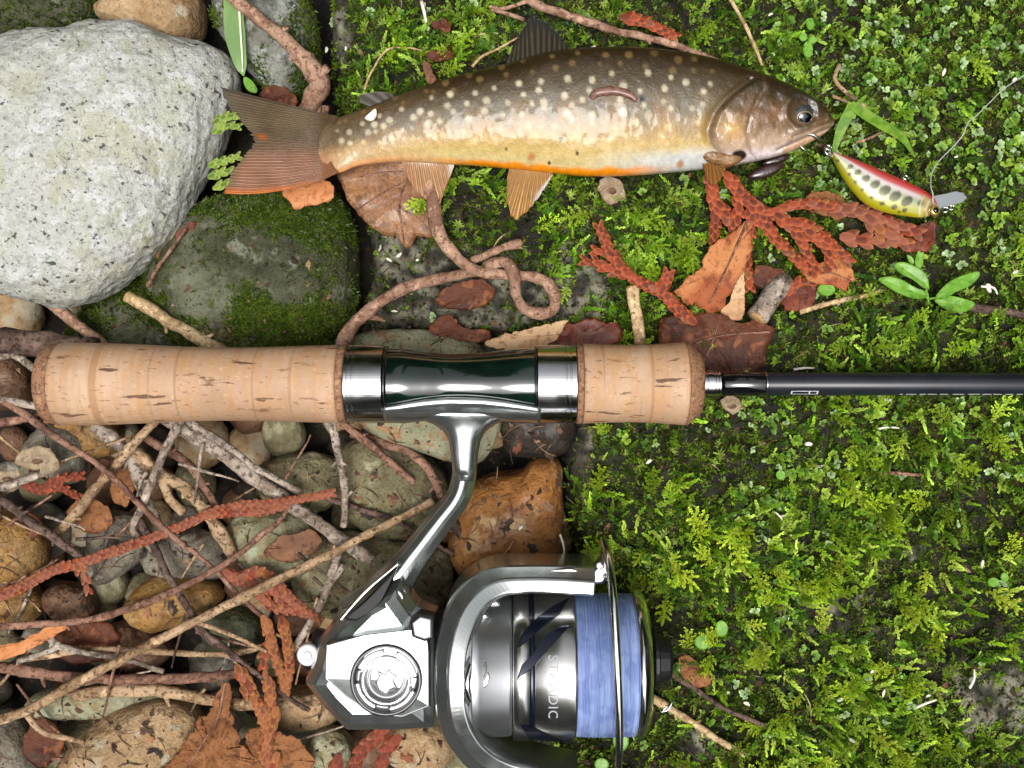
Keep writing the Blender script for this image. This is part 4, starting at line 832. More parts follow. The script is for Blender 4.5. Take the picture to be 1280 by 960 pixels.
sprig('short red sprig above the shoulder of the back', [[(776, 22), (796, 24), (816, 32), (836, 42)]], 13, 'red', 24)
sprig('tiny red sprig under the left twigs', [[(30, 606), (52, 612), (72, 610), (92, 618)], [(56, 612), (74, 600), (96, 596)]], 11, 'dark', -58)
sprig('fresh green sprig tip touching the upper tail lobe', [[(266, 166), (278, 158), (292, 158)], [(268, 154), (282, 146), (296, 146)]], 10, 'green', 10, group='green cypress sprigs', stemm=BK['tan'])
sprig('lower green sprig tip under the tail fork', [[(262, 208), (276, 203), (292, 198)], [(262, 222), (278, 216), (294, 214)], [(268, 236), (284, 230), (296, 230)]], 10, 'green', 6, group='green cypress sprigs', stemm=BK['tan'])
sprig('dark red scrap of sprig in the dark hollow', [[(984, 368), (992, 358), (1004, 352), (1012, 354)]], 12, 'red', 12)

# ------------------------------------------------------------------ fresh green plants
M_green = leafmat('fresh_leaf', attr=False, base=c(118, 172, 58), rough=.25, tr=.3, layers=[Ly(16, c(140, 192, 80)), Ly(5, c(84, 138, 46), .52, .66, fac=.6, d=6)])
M_blade = leafmat('blade_leaf', attr=False, base=c(98, 144, 34), rough=.45, tr=.3, layers=[Ly(10, c(132, 170, 54)), Ly(20, c(150, 160, 70), .56, .7)])
t = thing('seedling', 'fresh green seedling with three notched leaflets right of the sprigs', 'seedling', (1164, 378, 10), 24)
def lf(par, poly, z, slope=(0, 0)):
    cx, cy = np.array(poly).mean(0); Pq = np.array(poly) - [cx, cy]; nrm_ = np.linalg.svd(Pq)[2][1]; part(par, 'leaflet', *plate(poly, lambda x, y: z + 2.5 * fb2(x, y, 16, 2, 2) + slope[0] * (x - cx) + slope[1] * (y - cy) + .28 * np.abs((x - cx) * nrm_[0] + (y - cy) * nrm_[1]), .9, rings=6, step=2), mat=M_green)
lf(t, [(1097, 350), (1112, 346), (1130, 352), (1144, 360), (1158, 366), (1152, 374), (1134, 372), (1116, 364)], 26)
lf(t, [(1116, 332), (1126, 328), (1142, 334), (1154, 344), (1159, 362), (1150, 360), (1138, 350), (1122, 342)], 30, (0, .1))
lf(t, [(1168, 372), (1180, 356), (1198, 346), (1220, 340), (1222, 346), (1210, 358), (1192, 366), (1178, 374)], 28)
lf(t, [(1168, 374), (1184, 370), (1204, 374), (1218, 380), (1206, 390), (1188, 390), (1174, 382)], 26)
lf(t, [(1147, 314), (1152, 318), (1153, 330), (1147, 338), (1143, 328)], 24)
lf(t, [(1135, 318), (1142, 322), (1144, 330), (1138, 328)], 20)
for e in ((1150, 366), (1172, 372), (1150, 336)): part(t, 'stem', *tube([(1163, 380, 8), (1162, 374, 20), (e[0], e[1], 25)], 1.6, 1.2, m=6), mat=M_green)
def cot(label, leaves, z, stem):
    t = thing('seedling', label, 'seedling', (stem[0], stem[1], z - 8), z, 'small seedlings')
    for x, y, a, b in leaves: part(t, 'leaflet', *plate([(x + a * math.cos(q), y + b * math.sin(q)) for q in np.linspace(0, 6.28, 12, endpoint=False)], lambda u, v: z + .03 * (u - x) + .1 * (v - y), .9, rings=4, step=1.8), mat=M_green)
    part(t, 'stem', *tube([(stem[0], stem[1], z - 10), (leaves[0][0], leaves[0][1], z - 1)], 1.2, 1, m=6), mat=M_green)
cot('round leaved seedling pair right of the drag knob', [(878, 803, 10, 9), (902, 786, 8, 10)], 20, (892, 796))
cot('single round seedling at the bottom under the bail wire', [(776, 926, 10, 13)], -14, (776, 938))
cot('round seedling leaf at the bottom edge left of the bail', [(752, 956, 9, 8)], -14, (752, 966))
cot('oval seedling leaf on the moss by the brown leaf tip', [(1033, 362, 11, 8)], 22, (1037, 372))
cot('little round seedling low in the right moss', [(976, 594, 6, 6)], 26, (978, 600))
cot('pair of pale round seedlings at the right edge', [(1242, 728, 7, 6), (1256, 722, 5, 6)], 24, (1248, 730))
cot('upright green shoot with small leaves at the top', [(1010, 62, 6, 11), (1004, 46, 5, 6), (1016, 50, 5, 5), (1013, 30, 5, 8)], 26, (1010, 70))
# grass
def blade(par, name, pts, wds, m):
    P = crom(pts, 30); d = np.gradient(P, axis=0); s = np.stack([-d[:, 1], d[:, 0], 0 * d[:, 0]], -1); s /= np.linalg.norm(s, axis=1)[:, None]
    wv = np.interp(np.linspace(0, 1, 30), np.linspace(0, 1, len(wds)), wds)[:, None]
    S = np.stack([P - s * wv, P - [0, 0, 1.2], P + s * wv, P + [0, 0, .0] - [0, 0, .4]], 1); part(par, name, *loft(S), mat=m, smooth=False)
t = thing('grass_tuft', 'bright green grass blade folded over above the lure', 'grass', (1046, 188, 10), 34)
blade(t, 'blade', [(1044, 190, 26), (1050, 165, 34), (1057, 148, 38), (1064, 130, 40)], [2.5, 6, 7, 5], M_blade)
blade(t, 'blade', [(1062, 132, 40), (1080, 144, 40), (1105, 158, 36), (1130, 172, 30), (1148, 194, 22)], [5, 7, 6.5, 5, 1], M_blade)
blade(t, 'blade', [(1066, 148, 34), (1068, 138, 38), (1074, 128, 40), (1082, 120, 38)], [3, 4, 3, 1], M_blade)
t = thing('green_leaf', 'long green leaf blade hanging at the top beside the granite', 'leaf', (292, -20, -20), 10)
blade(t, 'blade', [(292, -30, 20), (293, 10, 16), (294, 45, 10), (299, 78, 4), (302, 92, 0)], [10, 12, 13, 8, 1], leafmat('broad_leaf', attr=False, base=c(96, 138, 56), rough=.35, tr=.25, layers=[Ly(20, c(120, 158, 76), st=(1, .2, 1))]))
blade(t, 'midrib', [(299, -30, 21), (301, 20, 17), (302, 60, 10), (302, 88, 4)], [1.2, 1.2, 1, .6], M_flake)
lf2 = plate([(305, 96), (314, 100), (321, 110), (320, 116), (311, 114), (305, 106)], lambda x, y: -6 + 0 * x, 1, rings=4, step=2)
solo('green_leaf', 'small round green leaf under the upper tail lobe', 'leaf', *lf2, mat=M_green, z0=-6)

# ------------------------------------------------------------------ loose litter that settled on whatever lies below it
bpy.context.view_layer.update(); dg_ = bpy.context.evaluated_depsgraph_get()
def drop(n, lo, hi, dens=None):
    X = rng.uniform(lo[0], hi[0], n); Y = rng.uniform(lo[1], hi[1], n); out = []
    for x, y in zip(X, Y):
        o = Vector(tow(np.array([x, y, 200.0]), 0)); hit, loc, nor, idx, ob, mx = sc.ray_cast(dg_, o, Vector((0, 0, -1)), distance=1.0)
        if hit and nor.z > .3: out.append((loc.x / K, loc.y / K, loc.z / K, nor.x, nor.y))
    return np.array(out)
def litter(name, label, D, pal, kind, acc=None):
    acc = newacc(); N = len(D); P = D[:, :3].copy()
    if kind == 'flake':
        q = np.linspace(0, 2 * np.pi, 13, endpoint=False); rr_ = np.array([1, .8, 1.1, .7, 1.2, .9, 1.05, .75, 1.15, .8, 1.0, .7, .95]); o1 = np.column_stack([9 * rr_ * np.cos(q), 5.5 * rr_ * np.sin(q), 1.2 + 1.6 * np.sin(q * 2)]); o2 = o1 * [.5, .5, .6]; tv = np.vstack([o1, o2, [[0, 0, 1.0]]]); tf = np.array([t_ for i in range(13) for t_ in ((i, (i + 1) % 13, 13 + (i + 1) % 13), (i, 13 + (i + 1) % 13, 13 + i), (13 + i, 13 + (i + 1) % 13, 26))]); sz = rng.uniform(.4, 1.3, N)
    elif kind == 'needle':
        a = np.linspace(0, 1, 6); S = [[(t_ * 26 - 13, 3.0 * math.sin(t_ * 3.1) + q * .62 * (1 - .5 * abs(2 * t_ - 1)), 1.0 + (1.0 if q == 0 else .2)) for q in (-1, 0, 1)] for t_ in a]
        tv = np.array(S).reshape(-1, 3); tf = grid_q(6, 3, False); sz = rng.uniform(.35, 1.5, N)
    else:
        q = np.linspace(0, 2 * np.pi, 7, endpoint=False); rr_ = np.array([1, .7, 1.1, .8, 1.2, .75, .9]); tv = np.vstack([np.column_stack([2.6 * rr_ * np.cos(q), 1.6 * rr_ * np.sin(q), .3 + .5 * np.sin(q * 2)]), [[0, 0, 1.3]]]); tf = np.array([(i, (i + 1) % 7, 7) for i in range(7)]); sz = rng.gamma(2.2, .42, N).clip(.25, 2.6)
    P[:, 2] += .4; cc = pick(pal, N, .2)
    emit(acc, tv, tf, np.ones(len(tv)), P, rng.uniform(0, 6.28, N), rng.normal(0, .2, N), sz, cc)
    V = np.vstack(acc['V']) * K; F = np.vstack(acc['F']); me = raw_mesh(name, V, Q=F if F.shape[1] == 4 else None, T=F if F.shape[1] == 3 else None, smooth=kind == 'needle', col=np.vstack(acc['C'])); me.materials.append(M_litter)
    o = bpy.data.objects.new(name, me); COL.objects.link(o); tag(o, label, 'litter', kind='stuff')
M_litter = mat('litter', attr=True, rough=.7, layers=[Ly(5, c(50, 36, 28), .52, .66, fac=.5)], bump=[dict(s=3, k=.4)])
brown = [cv(84, 60, 44), cv(112, 84, 62), cv(62, 44, 34), cv(134, 108, 84), cv(92, 60, 44), cv(50, 38, 30)]
D1 = drop(2000, (-60, 400), (740, 1000)); litter('leaf_litter', 'brown crumbs of leaf and bark strewn over the stones', D1, brown, 'crumb')
litter('needle_litter', 'thin dry needles strewn over stones and twigs', drop(1000, (-60, 400), (740, 1000)), brown, 'needle')
litter('moss_litter', 'brown crumbs lying on the moss', drop(900, (400, -20), (1300, 980)), brown, 'crumb')
litter('moss_needles', 'thin dry needles lying on the moss', drop(200, (400, -20), (1300, 980)), brown + [cv(190, 170, 130)], 'needle')
litter('stone_crumbs', 'crumbs in the upper left crevices', drop(90, (200, 300), (450, 440)), brown, 'crumb')
litter('leaf_flakes', 'torn brown flakes of dead leaf wedged among stones and twigs', drop(190, (-60, 440), (720, 1000)), brown + [cv(120, 70, 44), cv(150, 104, 70)], 'flake')

# ------------------------------------------------------------------ fishing rod
RZ = 70.0; RY = 480.0
M_cork = mat('cork', c(182, 148, 120), .62, layers=[Ly(60, c(194, 162, 134), .4, .65), Ly(12, c(190, 146, 100), .5, .66, fac=.6, st=(1, .35, .35)), Ly(30, c(184, 140, 96), .48, .62, fac=.55, st=(3.2, .25, .25), off=(.2, 0, 0)), Ly(5, c(212, 180, 144), .58, .7, fac=.5),
    Ly(16, c(86, 54, 34), .61, .65, fac=.9, st=(.32, 1.6, 1.6), d=6, off=(.1, .02, 0)), Ly(7, c(128, 90, 62), .62, .68, fac=.7, st=(.5, 1.4, 1.4), d=4, off=(.3, .1, 0)), Ly(45, c(160, 120, 86), .60, .64, fac=.7, st=(3.0, .05, .05), d=1, off=(.5, 0, 0)), Ly(140, c(150, 116, 88), .5, .72, fac=.5, off=(.7, .2, .1)), Ly(6, c(140, 98, 66), .66, .72, fac=.6, d=2)], bump=[dict(s=16, k=.25, h=2, st=(.4, 1.4, 1.4)), dict(s=4, k=.2, h=1)])
M_cork2 = mat('burnt_cork', c(150, 110, 82), .75, layers=[Ly(4.5, c(96, 64, 46), .5, .6, fac=.8), Ly(5, c(186, 146, 112), .58, .66, fac=.8, off=(.1, 0, 0))], bump=[dict(s=4, k=.4, h=1.2)])
M_steel = mat('polished_steel', c(196, 196, 198), .16, metal=1, bump=[dict(s=60, k=.03, h=1)], rlayer=dict(s=30, a=.12, b=.22))
M_brush = mat('brushed_metal', c(176, 176, 180), .26, metal=1, bump=[dict(s=2.2, k=.06, h=.5, st=(1, .08, .08))])
M_seat = mat('seat_lacquer', c(8, 22, 17), .12, layers=[Ly(40, c(12, 34, 26), .45, .65)], coat=1.0, coat_r=.04, bump=[dict(s=50, k=.10, h=2)])
M_black = mat('gloss_black', c(14, 15, 18), .1, coat=.8, coat_r=.04)
M_blank = mat('blank_coating', c(34, 37, 46), .34, layers=[Ly(40, c(28, 30, 38))], coat=.15, coat_r=.2)
M_rubber = mat('rubber', c(20, 20, 22), .45)
M_white = mat('white_print', c(200, 200, 204), .5)
rod = thing('fishing_rod', 'fishing rod with cork grips, dark green reel seat and black blank', 'fishing rod', (480, RY, RZ - 52), RZ)
def rprof(pts, n=60):
    P = np.array(pts, float); x = np.linspace(P[0, 0], P[-1, 0], n); C = crom(P, 300); return np.column_stack([x, np.interp(x, C[:, 0], C[:, 1])])
rg = part(rod, 'rear_grip', *revolve(rprof([(60, 51.5), (100, 51.5), (160, 49.5), (230, 46.5), (300, 46), (360, 47.5), (418, 49)], 80), RY, RZ, 96, .968), mat=M_cork)
part(rod, 'butt_cap', *revolve([(37, 20), (37, 38), (40, 45), (46, 49.5), (59.5, 51.7)], RY, RZ, 96, .968), mat=M_cork2)
part(rod, 'cork_trim_ring', *revolve([(418.5, 48.6), (419, 49.6), (427, 49.8), (428, 48)], RY, RZ, 96, .968), mat=M_cork2)
def hood(x0, x1, r, gro):
    P = [(x0, r - 4), (x0 + .8, r)]
    for g in gro: P += [(g - 1.2, r), (g - .8, r - 1.2), (g + .8, r - 1.2), (g + 1.2, r)]
    return P + [(x1 - .8, r), (x1, r - 4)]
part(rod, 'hood_ring', *revolve(hood(428.5, 477, 48.6, (434, 440)), RY, RZ, 96, .968), mat=M_steel, smooth=False)
part(rod, 'hood_lip', *revolve([(477, 40), (477.3, 47.5), (481, 47), (483, 42)], RY, RZ, 72, .968), mat=M_black)
part(rod, 'reel_seat', *revolve(rprof([(478, 44), (500, 44), (530, 40.5), (560, 37.6), (600, 39), (640, 43.2), (672, 45)], 60), RY, RZ, 96, .968), mat=M_seat)
part(rod, 'hood_ring', *revolve(hood(672, 722, 48.8, (708, 714)), RY, RZ, 96, .968), mat=M_steel, smooth=False)
part(rod, 'hood_lip', *revolve([(668, 44), (668.4, 48), (671.5, 48), (672, 44)], RY, RZ, 72, .968), mat=M_black)
part(rod, 'cork_trim_ring', *revolve([(722.5, 48), (723, 50), (730, 50), (730.5, 48)], RY, RZ, 96, .968), mat=M_cork2)
part(rod, 'fore_grip', *revolve(rprof([(731, 50), (760, 49), (790, 48.4), (820, 49.2), (862, 52)], 40), RY - .5, RZ, 96, .968), mat=M_cork)
part(rod, 'grip_bevel', *revolve([(862.5, 51), (863, 52.2), (866, 52), (880, 41), (883, 37), (884, 18)], RY - .5, RZ, 96, .968), mat=M_cork2)
part(rod, 'winding_check', *revolve([(883, 17)] + hood(884, 908, 17.5, (890, 900, 904))[1:], RY, RZ, 64, .968), mat=M_steel, smooth=False)
part(rod, 'thread_wrap', *revolve([(906, 14), (908, 15.2), (958, 15), (962, 14.4)], RY, RZ, 48, .985), mat=M_black)
bl = part(rod, 'blank', *revolve([(961, 14.2), (962, 14.6), (1300, 14.2), (1900, 13), (4200, 9), (6500, 5)], RY, RZ, 48, .985), mat=M_blank)
part(rod, 'trim_band', *revolve([(960, 14.8), (960.3, 15.4), (961.7, 15.4), (962, 14.8)], RY, RZ, 48, .985), mat=M_steel)
def wrap_strip(par, x0, x1, dy0, dy1, R, m, name):
    nx = max(2, int((x1 - x0) / 4)); X = np.linspace(x0, x1, nx); a0, a1 = math.asin(dy0 / R), math.asin(dy1 / R); A = np.linspace(a0, a1, 4)
    V = np.array([[(x, RY + R * math.sin(a), RZ + R * math.cos(a)) for a in A] for x in X]); part(par, name, V.reshape(-1, 3), grid_q(nx, 4, False), mat=m)
for a in ((986, 1020, 8.6, 9.4), (986, 1020, 12.2, 12.8), (986, 988, 9.4, 12.2), (1018, 1020, 9.4, 12.2), (1008, 1010, 9.4, 12.2)): wrap_strip(bl, *a, 14.78, M_white, 'badge_line')
x = 1122.0
while x < 1400:
    l = rng.uniform(3, 15); wrap_strip(bl, x, x + l, 12.4, 13.2, 14.75, M_white, 'print_dash'); x += l + rng.uniform(2, 6)

# ------------------------------------------------------------------ spinning reel
AY, AZ = 830.0, 62.0
M_alloy = mat('silver_alloy', c(178, 183, 182), .22, metal=.92, bump=[dict(s=50, k=.05, h=2)], rlayer=dict(s=24, a=.18, b=.26))
M_alloy2 = mat('dark_alloy', c(92, 92, 94), .3, metal=.9)
M_chrome = mat('chrome', c(226, 226, 226), .16, metal=1)
M_satin = mat('satin_cup', c(214, 216, 220), .36, metal=1, bump=[dict(s=2.5, k=.05, h=.5, st=(1, .06, .06))])
M_spool = mat('spool_skirt', c(206, 204, 202), .24, metal=1, bump=[dict(s=2.0, k=.06, h=.5, st=(1, .05, .05))])
M_navy = mat('navy_inlay', c(28, 34, 50), .22, metal=.6, coat=.5)
M_line = mat('blue_braid', c(118, 138, 188), .5, layers=[Ly(4, c(138, 158, 204), .42, .6, st=(1, .05, .05)), Ly(30, c(106, 126, 178), .45, .6), Ly(1.6, c(150, 170, 214), .54, .68, fac=.6, st=(1, .04, .04))], bump=[dict(s=1.6, k=.6, h=1, t='wave', dir='X', w=.6), dict(s=8, k=.3, h=1.4, st=(1, .2, .2))])
M_knobw = mat('white_cap', c(222, 222, 224), .3, coat=.4)
M_pane = mat('smoked_pane', c(12, 13, 12), .35, spec=.15)
reel = thing('spinning_reel', 'silver spinning reel with blue braid on its spool lying below the grip', 'fishing reel', (560, 800, AZ - 130), AZ)
# foot that hugs the seat
S = []
for x in np.linspace(478, 676, 40):
    t_ = abs(x - 577) / 99; half = math.radians(66 - 14 * t_ ** 2); R0 = float(np.interp(x, [478, 500, 530, 560, 600, 640, 672], [44, 44, 40.5, 37.6, 39, 43.2, 45])) + .8; th_ = 6.5 - 3 * t_
    a = np.linspace(-half, half, 13); o_ = [(x, RY + (R0 + th_) * math.cos(q), RZ + (R0 + th_) * math.sin(q)) for q in a]; i_ = [(x, RY + R0 * math.cos(q), RZ + R0 * math.sin(q)) for q in a[::-1]]
    S.append([(640 + (p[0] - 640) * .97, p[1], p[2]) for p in o_ + i_])
part(reel, 'foot', *loft(S), mat=M_alloy, bev=0)
def arm_sec(x, y0, y1, hz):
    e = 3.0; a = np.linspace(0, 2 * np.pi, 20, endpoint=False); return x, y0, y1, hz
# flared neck between foot and stem
nk = [(506, 524, 98, 30), (513, 527, 96, 28), (524, 534, 74, 25), (532, 546, 50, 22), (545, 562, 36, 19), (560, 575, 33, 18), (590, 590, 32, 18)]
S = []
for y, _, wd, hz in [(512, 0, 170, 30), (519, 0, 150, 29), (524, 0, 112, 27), (530, 0, 78, 25), (538, 0, 54, 23), (550, 0, 40, 21), (566, 0, 34, 19), (584, 0, 31, 17), (600, 0, 24, 13)]:
    a = np.linspace(0, 2 * np.pi, 28, endpoint=False); cc_, ss_ = np.cos(a), np.sin(a)
    S.append(np.stack([581 + wd / 2 * np.sign(cc_) * np.abs(cc_) ** .8, np.full(28, y), AZ + 6 + hz * np.sign(ss_) * np.abs(ss_) ** .8], -1))
part(reel, 'neck', *loft(S), mat=M_alloy)
# stem: faceted bar with a ridge
path = crom([(581, 566), (580, 596), (572, 622), (551, 650), (522, 688), (496, 722), (470, 756), (452, 776)], 40)
d = np.gradient(path, axis=0); d /= np.linalg.norm(d, axis=1)[:, None]; nn_ = np.stack([-d[:, 1], d[:, 0]], -1)
wd = np.interp(np.linspace(0, 1, 40), [0, .2, .4, .6, .75, .9, 1], [15.5, 15, 15.5, 18, 24, 33, 38]); hz = np.interp(np.linspace(0, 1, 40), [0, .5, 1], [18, 20, 26])
S = []
for i in range(40):
    sec = [(-1, -.5), (-1, .25), (-.72, .72), (-.2, 1.0), (.12, 1.0), (.45, .84), (1, .35), (1, -.5), (.5, -1), (-.5, -1)]
    S.append([(path[i, 0] - nn_[i, 0] * wd[i] * u, path[i, 1] - nn_[i, 1] * wd[i] * u, AZ + hz[i] * v) for u, v in sec])
part(reel, 'stem', *loft(S), mat=M_alloy, smooth=False, bev=1.6)
wv = slab([(437, 764), (462, 742), (488, 716), (501, 702), (494, 722), (484, 742), (468, 758), (452, 766)], [(AZ + 16, 0), (AZ + 44, 0), (AZ + 46, 2)])
part(reel, 'stem_window', wv[0], wv[1], mat=M_pane, ngons=wv[2], smooth=False)
part(reel, 'window_rim', *tube([(432, 766, AZ + 42), (464, 730, AZ + 45), (503, 697, AZ + 40)], 3.0, 2.6, m=8), mat=M_chrome)
# gear housing
B = [(455, 735), (508, 712), (513, 730), (526, 748), (549, 758), (549, 806), (549, 860), (549, 904), (500, 907), (436, 907), (407, 878), (383, 847), (396, 820), (401, 796), (422, 768)]
hv = slab(B, [(AZ - 62, 16), (AZ - 48, 3), (AZ + 4, 0), (AZ + 28, 4), (AZ + 42, 15), (AZ + 48, 29)])
body = part(reel, 'gear_housing', hv[0], hv[1], mat=M_alloy, ngons=hv[2], smooth=False, bev=3.5)
pp = [(418, 792, 56), (462, 779, 60), (538, 770, 62), (541, 800, 61), (541, 866, 55), (508, 880, 52), (470, 876, 52), (438, 854, 52), (416, 834, 53)]
n_ = len(pp); Vp = [(x, y, AZ + z) for x, y, z in pp] + [(x, y, AZ + 30) for x, y, z in pp] + [(490, 833, AZ + 62)]
part(reel, 'side_plate', np.array(Vp), [(i, (i + 1) % n_, n_ + (i + 1) % n_, n_ + i) for i in range(n_)], [(i, (i + 1) % n_, 2 * n_) for i in range(n_)], mat=M_alloy, smooth=False, bev=1.6)
g = part(reel, 'gear_cap', *disc(490, 833, [(43, AZ + 50), (43, AZ + 63), (41, AZ + 65), (39, AZ + 64.5), (38, AZ + 60), (33, AZ + 58.5), (32, AZ + 59)], 64), mat=M_alloy2)
part(g, 'cap_ring', *disc(490, 833, [(30, AZ + 56), (30, AZ + 64), (29, AZ + 65.5), (26.5, AZ + 65.5), (25.5, AZ + 64), (25, AZ + 57)], 64), mat=M_chrome)
part(g, 'cap_face', *disc(490, 833, [(25.2, AZ + 56), (25.2, AZ + 60), (20, AZ + 61), (17, AZ + 59), (.5, AZ + 59.5)], 64), mat=M_alloy2)
for q in range(4): # notched collar segments between the rings
    a0 = q * math.pi / 2 + .35; A = np.linspace(a0, a0 + 1.15, 14)
    S = [[(490 + r * math.cos(a), 833 + r * math.sin(a), z) for r, z in ((32.2, AZ + 57), (32.2, AZ + 62.5), (33.5, AZ + 63.5), (36.2, AZ + 63.5), (37.4, AZ + 62), (37.4, AZ + 57))] for a in A]
    part(g, 'collar_segment', *loft(S), mat=M_chrome)
ev = slab([(480, 846), (476, 836), (480, 828), (478, 820), (488, 824), (494, 817), (499, 824), (505, 826), (500, 834), (504, 842), (495, 846), (490, 852)], [(AZ + 58.5, 0), (AZ + 62, 1), (AZ + 63, 3)])
part(g, 'emblem', ev[0], ev[1], mat=M_chrome, ngons=ev[2], smooth=False, bev=.8)
sv = part(reel, 'screw', *disc(497, 741, [(11.5, AZ + 24), (11.5, AZ + 36), (10.5, AZ + 37.5), (8, AZ + 37.5), (7.5, AZ + 35.5), (.4, AZ + 35.5)], 40), mat=M_chrome)
hxv = slab([(497 + 3.6 * math.cos(q), 741 + 3.6 * math.sin(q)) for q in np.linspace(.3, 6.58, 6, endpoint=False)], [(AZ + 34, 0), (AZ + 36.2, 0)])
part(sv, 'socket', hxv[0], hxv[1], mat=M_black, ngons=hxv[2], smooth=False)
sb = part(reel, 'screw_boss', *disc(497, 741, [(20, AZ + 10), (19, AZ + 24), (16, AZ + 29), (12, AZ + 31), (11, AZ + 28)], 40), mat=M_alloy)
av = slab([(517, 762), (530, 752), (548, 756), (548, 784), (536, 788), (520, 782)], [(AZ + 40, 0), (AZ + 64, 1), (AZ + 67, 4)])
part(reel, 'drive_collar', av[0], av[1], mat=M_alloy2, ngons=av[2], smooth=False, bev=1.5)
# handle side knob that peeps out at the left
part(reel, 'handle_knob', *tube([(402, 800, 20), (394, 822, 22), (386, 846, 20)], 17, 15, m=18), mat=M_rubber)
kc = part(reel, 'knob_cap', *disc(381, 824, [(14, 26), (14, 42), (12.5, 44), (9, 44.5), (8, 43.4), (.4, 43.6)], 36), mat=M_knobw)
part(kc, 'cap_dimple', *disc(381, 824, [(5, 43), (5, 45), (3.8, 45.4), (.4, 45)], 24), mat=M_chrome)
# rotor: C-shaped frame with two arms
def ring_pts(o): return resample(crom(np.array(o, float), 400), 90)
O = ring_pts([(742, 702), (700, 700), (650, 700), (612, 703), (584, 718), (562, 745), (550, 790), (548, 830), (550, 870), (560, 905), (588, 946), (620, 962), (670, 970), (724, 976)])
I = ring_pts([(738, 737), (700, 734), (660, 733), (630, 737), (610, 752), (598, 776), (592, 800), (590, 830), (592, 862), (600, 888), (614, 910), (640, 930), (680, 944), (722, 952)])
S = []
for i in range(90):
    o_, n_ = O[i], I[i]; ym = (o_[1] + n_[1]) / 2; gq = max(0, 1 - ((ym - AY) / 128) ** 2); h = 50 + 40 * gq
    sec = [(0, -.9 * h), (0, h - 22), (.05, h - 17), (.36, h - 6), (.42, h - 2), (.84, h), (.95, h - 4), (1, h - 12), (1, -.9 * h)]
    S.append([(o_[0] + (n_[0] - o_[0]) * u, o_[1] + (n_[1] - o_[1]) * u, AZ + v) for u, v in sec])
part(reel, 'rotor', *loft(S), mat=M_alloy, smooth=False, bev=1.8)
# grooved inner panels of the rotor arms
part(reel, 'arm_inlay', *tube([(596, 862, AZ + 80), (588, 830, AZ + 92), (596, 796, AZ + 80)], 4.5, 4.5, m=10), mat=M_chrome)
def sx(x): return 640 + (np.asarray(x, float) - 640) * .945
part(reel, 'rotor_cup', *revolve([(586, 60), (588, 92), (592, 94), (600, 88), (636, 86), (640, 84), (640, 60)], AY, AZ, 96, 1), mat=M_satin)
part(reel, 'shadow_gap', *revolve([(636, 60), (637, 80), (650, 80), (651, 60)], AY, AZ, 64), mat=M_black)
def wrapped(par, name, pts2, R, m, th=.8, n=10):
    """flat outline given as (x, angle offset in px along the skirt from the top line) laid on the cylinder"""
    P = densify(pts2, 2.0, smooth=False); V, Q, T = plate([tuple(p) for p in P], lambda a, b: 0 * a, th, rings=n, step=2.0, smooth=False)
    a = V[:, 1] / R; return part(par, name, np.column_stack([sx(V[:, 0]), AY + (R + V[:, 2] + th) * np.sin(a), AZ + (R + V[:, 2] + th) * np.cos(a)]), Q, T, mat=m)
spool = part(reel, 'spool_skirt', *revolve([(641, 70), (641.5, 89), (643, 91), (660, 91.3), (661, 90.4), (669, 90.4), (670, 91.4), (718, 92), (721, 91.4), (722, 84)], AY, AZ, 128, 1), mat=M_spool)
part(spool, 'skirt_band', *revolve([(661.2, 90), (661.6, 90.9), (668.4, 90.9), (668.8, 90)], AY, AZ, 96, 1), mat=M_navy)
def yo(y, R=91.6): return R * math.asin(max(-.999, min(.999, (y - AY) / R)))
for sl in ([(646, 791), (652, 776), (668, 762), (690, 750), (716, 742), (700, 756), (676, 770), (660, 782)], [(646, 824), (652, 808), (666, 796), (676, 780), (700, 768), (713, 767), (696, 782), (678, 798), (664, 812)], [(650, 880), (664, 886), (682, 896), (700, 908), (720, 917), (696, 913), (672, 908), (660, 900)]):
    wrapped(spool, 'slash_inlay', [(x, yo(y)) for x, y in sl], 91.8, M_navy, .7)
tcv = bpy.data.curves.new('lettering', 'FONT'); tcv.body = 'STRADIC'; tcv.size = 1.0; tcv.space_character = 1.12; tcv.resolution_u = 3
to = bpy.data.objects.new('lettering', tcv); COL.objects.link(to); bpy.context.view_layer.update()
tm = to.to_mesh(); tv = np.array([v.co[:] for v in tm.vertices]); tfs = [list(p.vertices) for p in tm.polygons]; to.to_mesh_clear(); bpy.data.objects.remove(to); bpy.data.curves.remove(tcv)
wid = tv[:, 0].max() - tv[:, 0].min(); hgt = tv[:, 1].max() - tv[:, 1].min()
s0, s1 = yo(797), yo(872); xx = 685 + (tv[:, 1] - tv[:, 1].min()) / hgt * 12; aa = (s0 + (tv[:, 0] - tv[:, 0].min()) / wid * (s1 - s0)) / 92.4
part(spool, 'lettering', np.column_stack([sx(xx), AY + 92.4 * np.sin(aa), AZ + 92.4 * np.cos(aa)]), mat=mat('letter_grey', c(170, 172, 180), .4), ngons=tfs, smooth=False)
for pp in ([(596, 812), (600, 806), (606, 808), (607, 818), (603, 828), (598, 826), (600, 816)], [(598, 834), (604, 830), (608, 820), (611, 826), (608, 836), (602, 840)]):
    wrapped(reel, 'cup_emblem', [(x + 2, yo(y - 4, 87)) for x, y in pp], 87.2, M_alloy2, .5, 5)
part(spool, 'wound_line', *revolve([(721.5, 70), (722, 85)] + [(722 + q * .62, 86.2 + .5 * math.sin(q * .9) + .35 * math.sin(q * 2.3 + 1) + 1.2 * math.sin(math.pi * q / 122)) for q in range(1, 122)] + [(798, 85), (798.5, 70)], AY, AZ, 128, 1), mat=M_line)
part(spool, 'spool_lip', *revolve([(797.5, 70), (798, 88), (799, 91.5), (803, 93), (806, 92.5), (814, 86), (817, 78), (818, 30)], AY, AZ, 128, 1), mat=M_chrome)
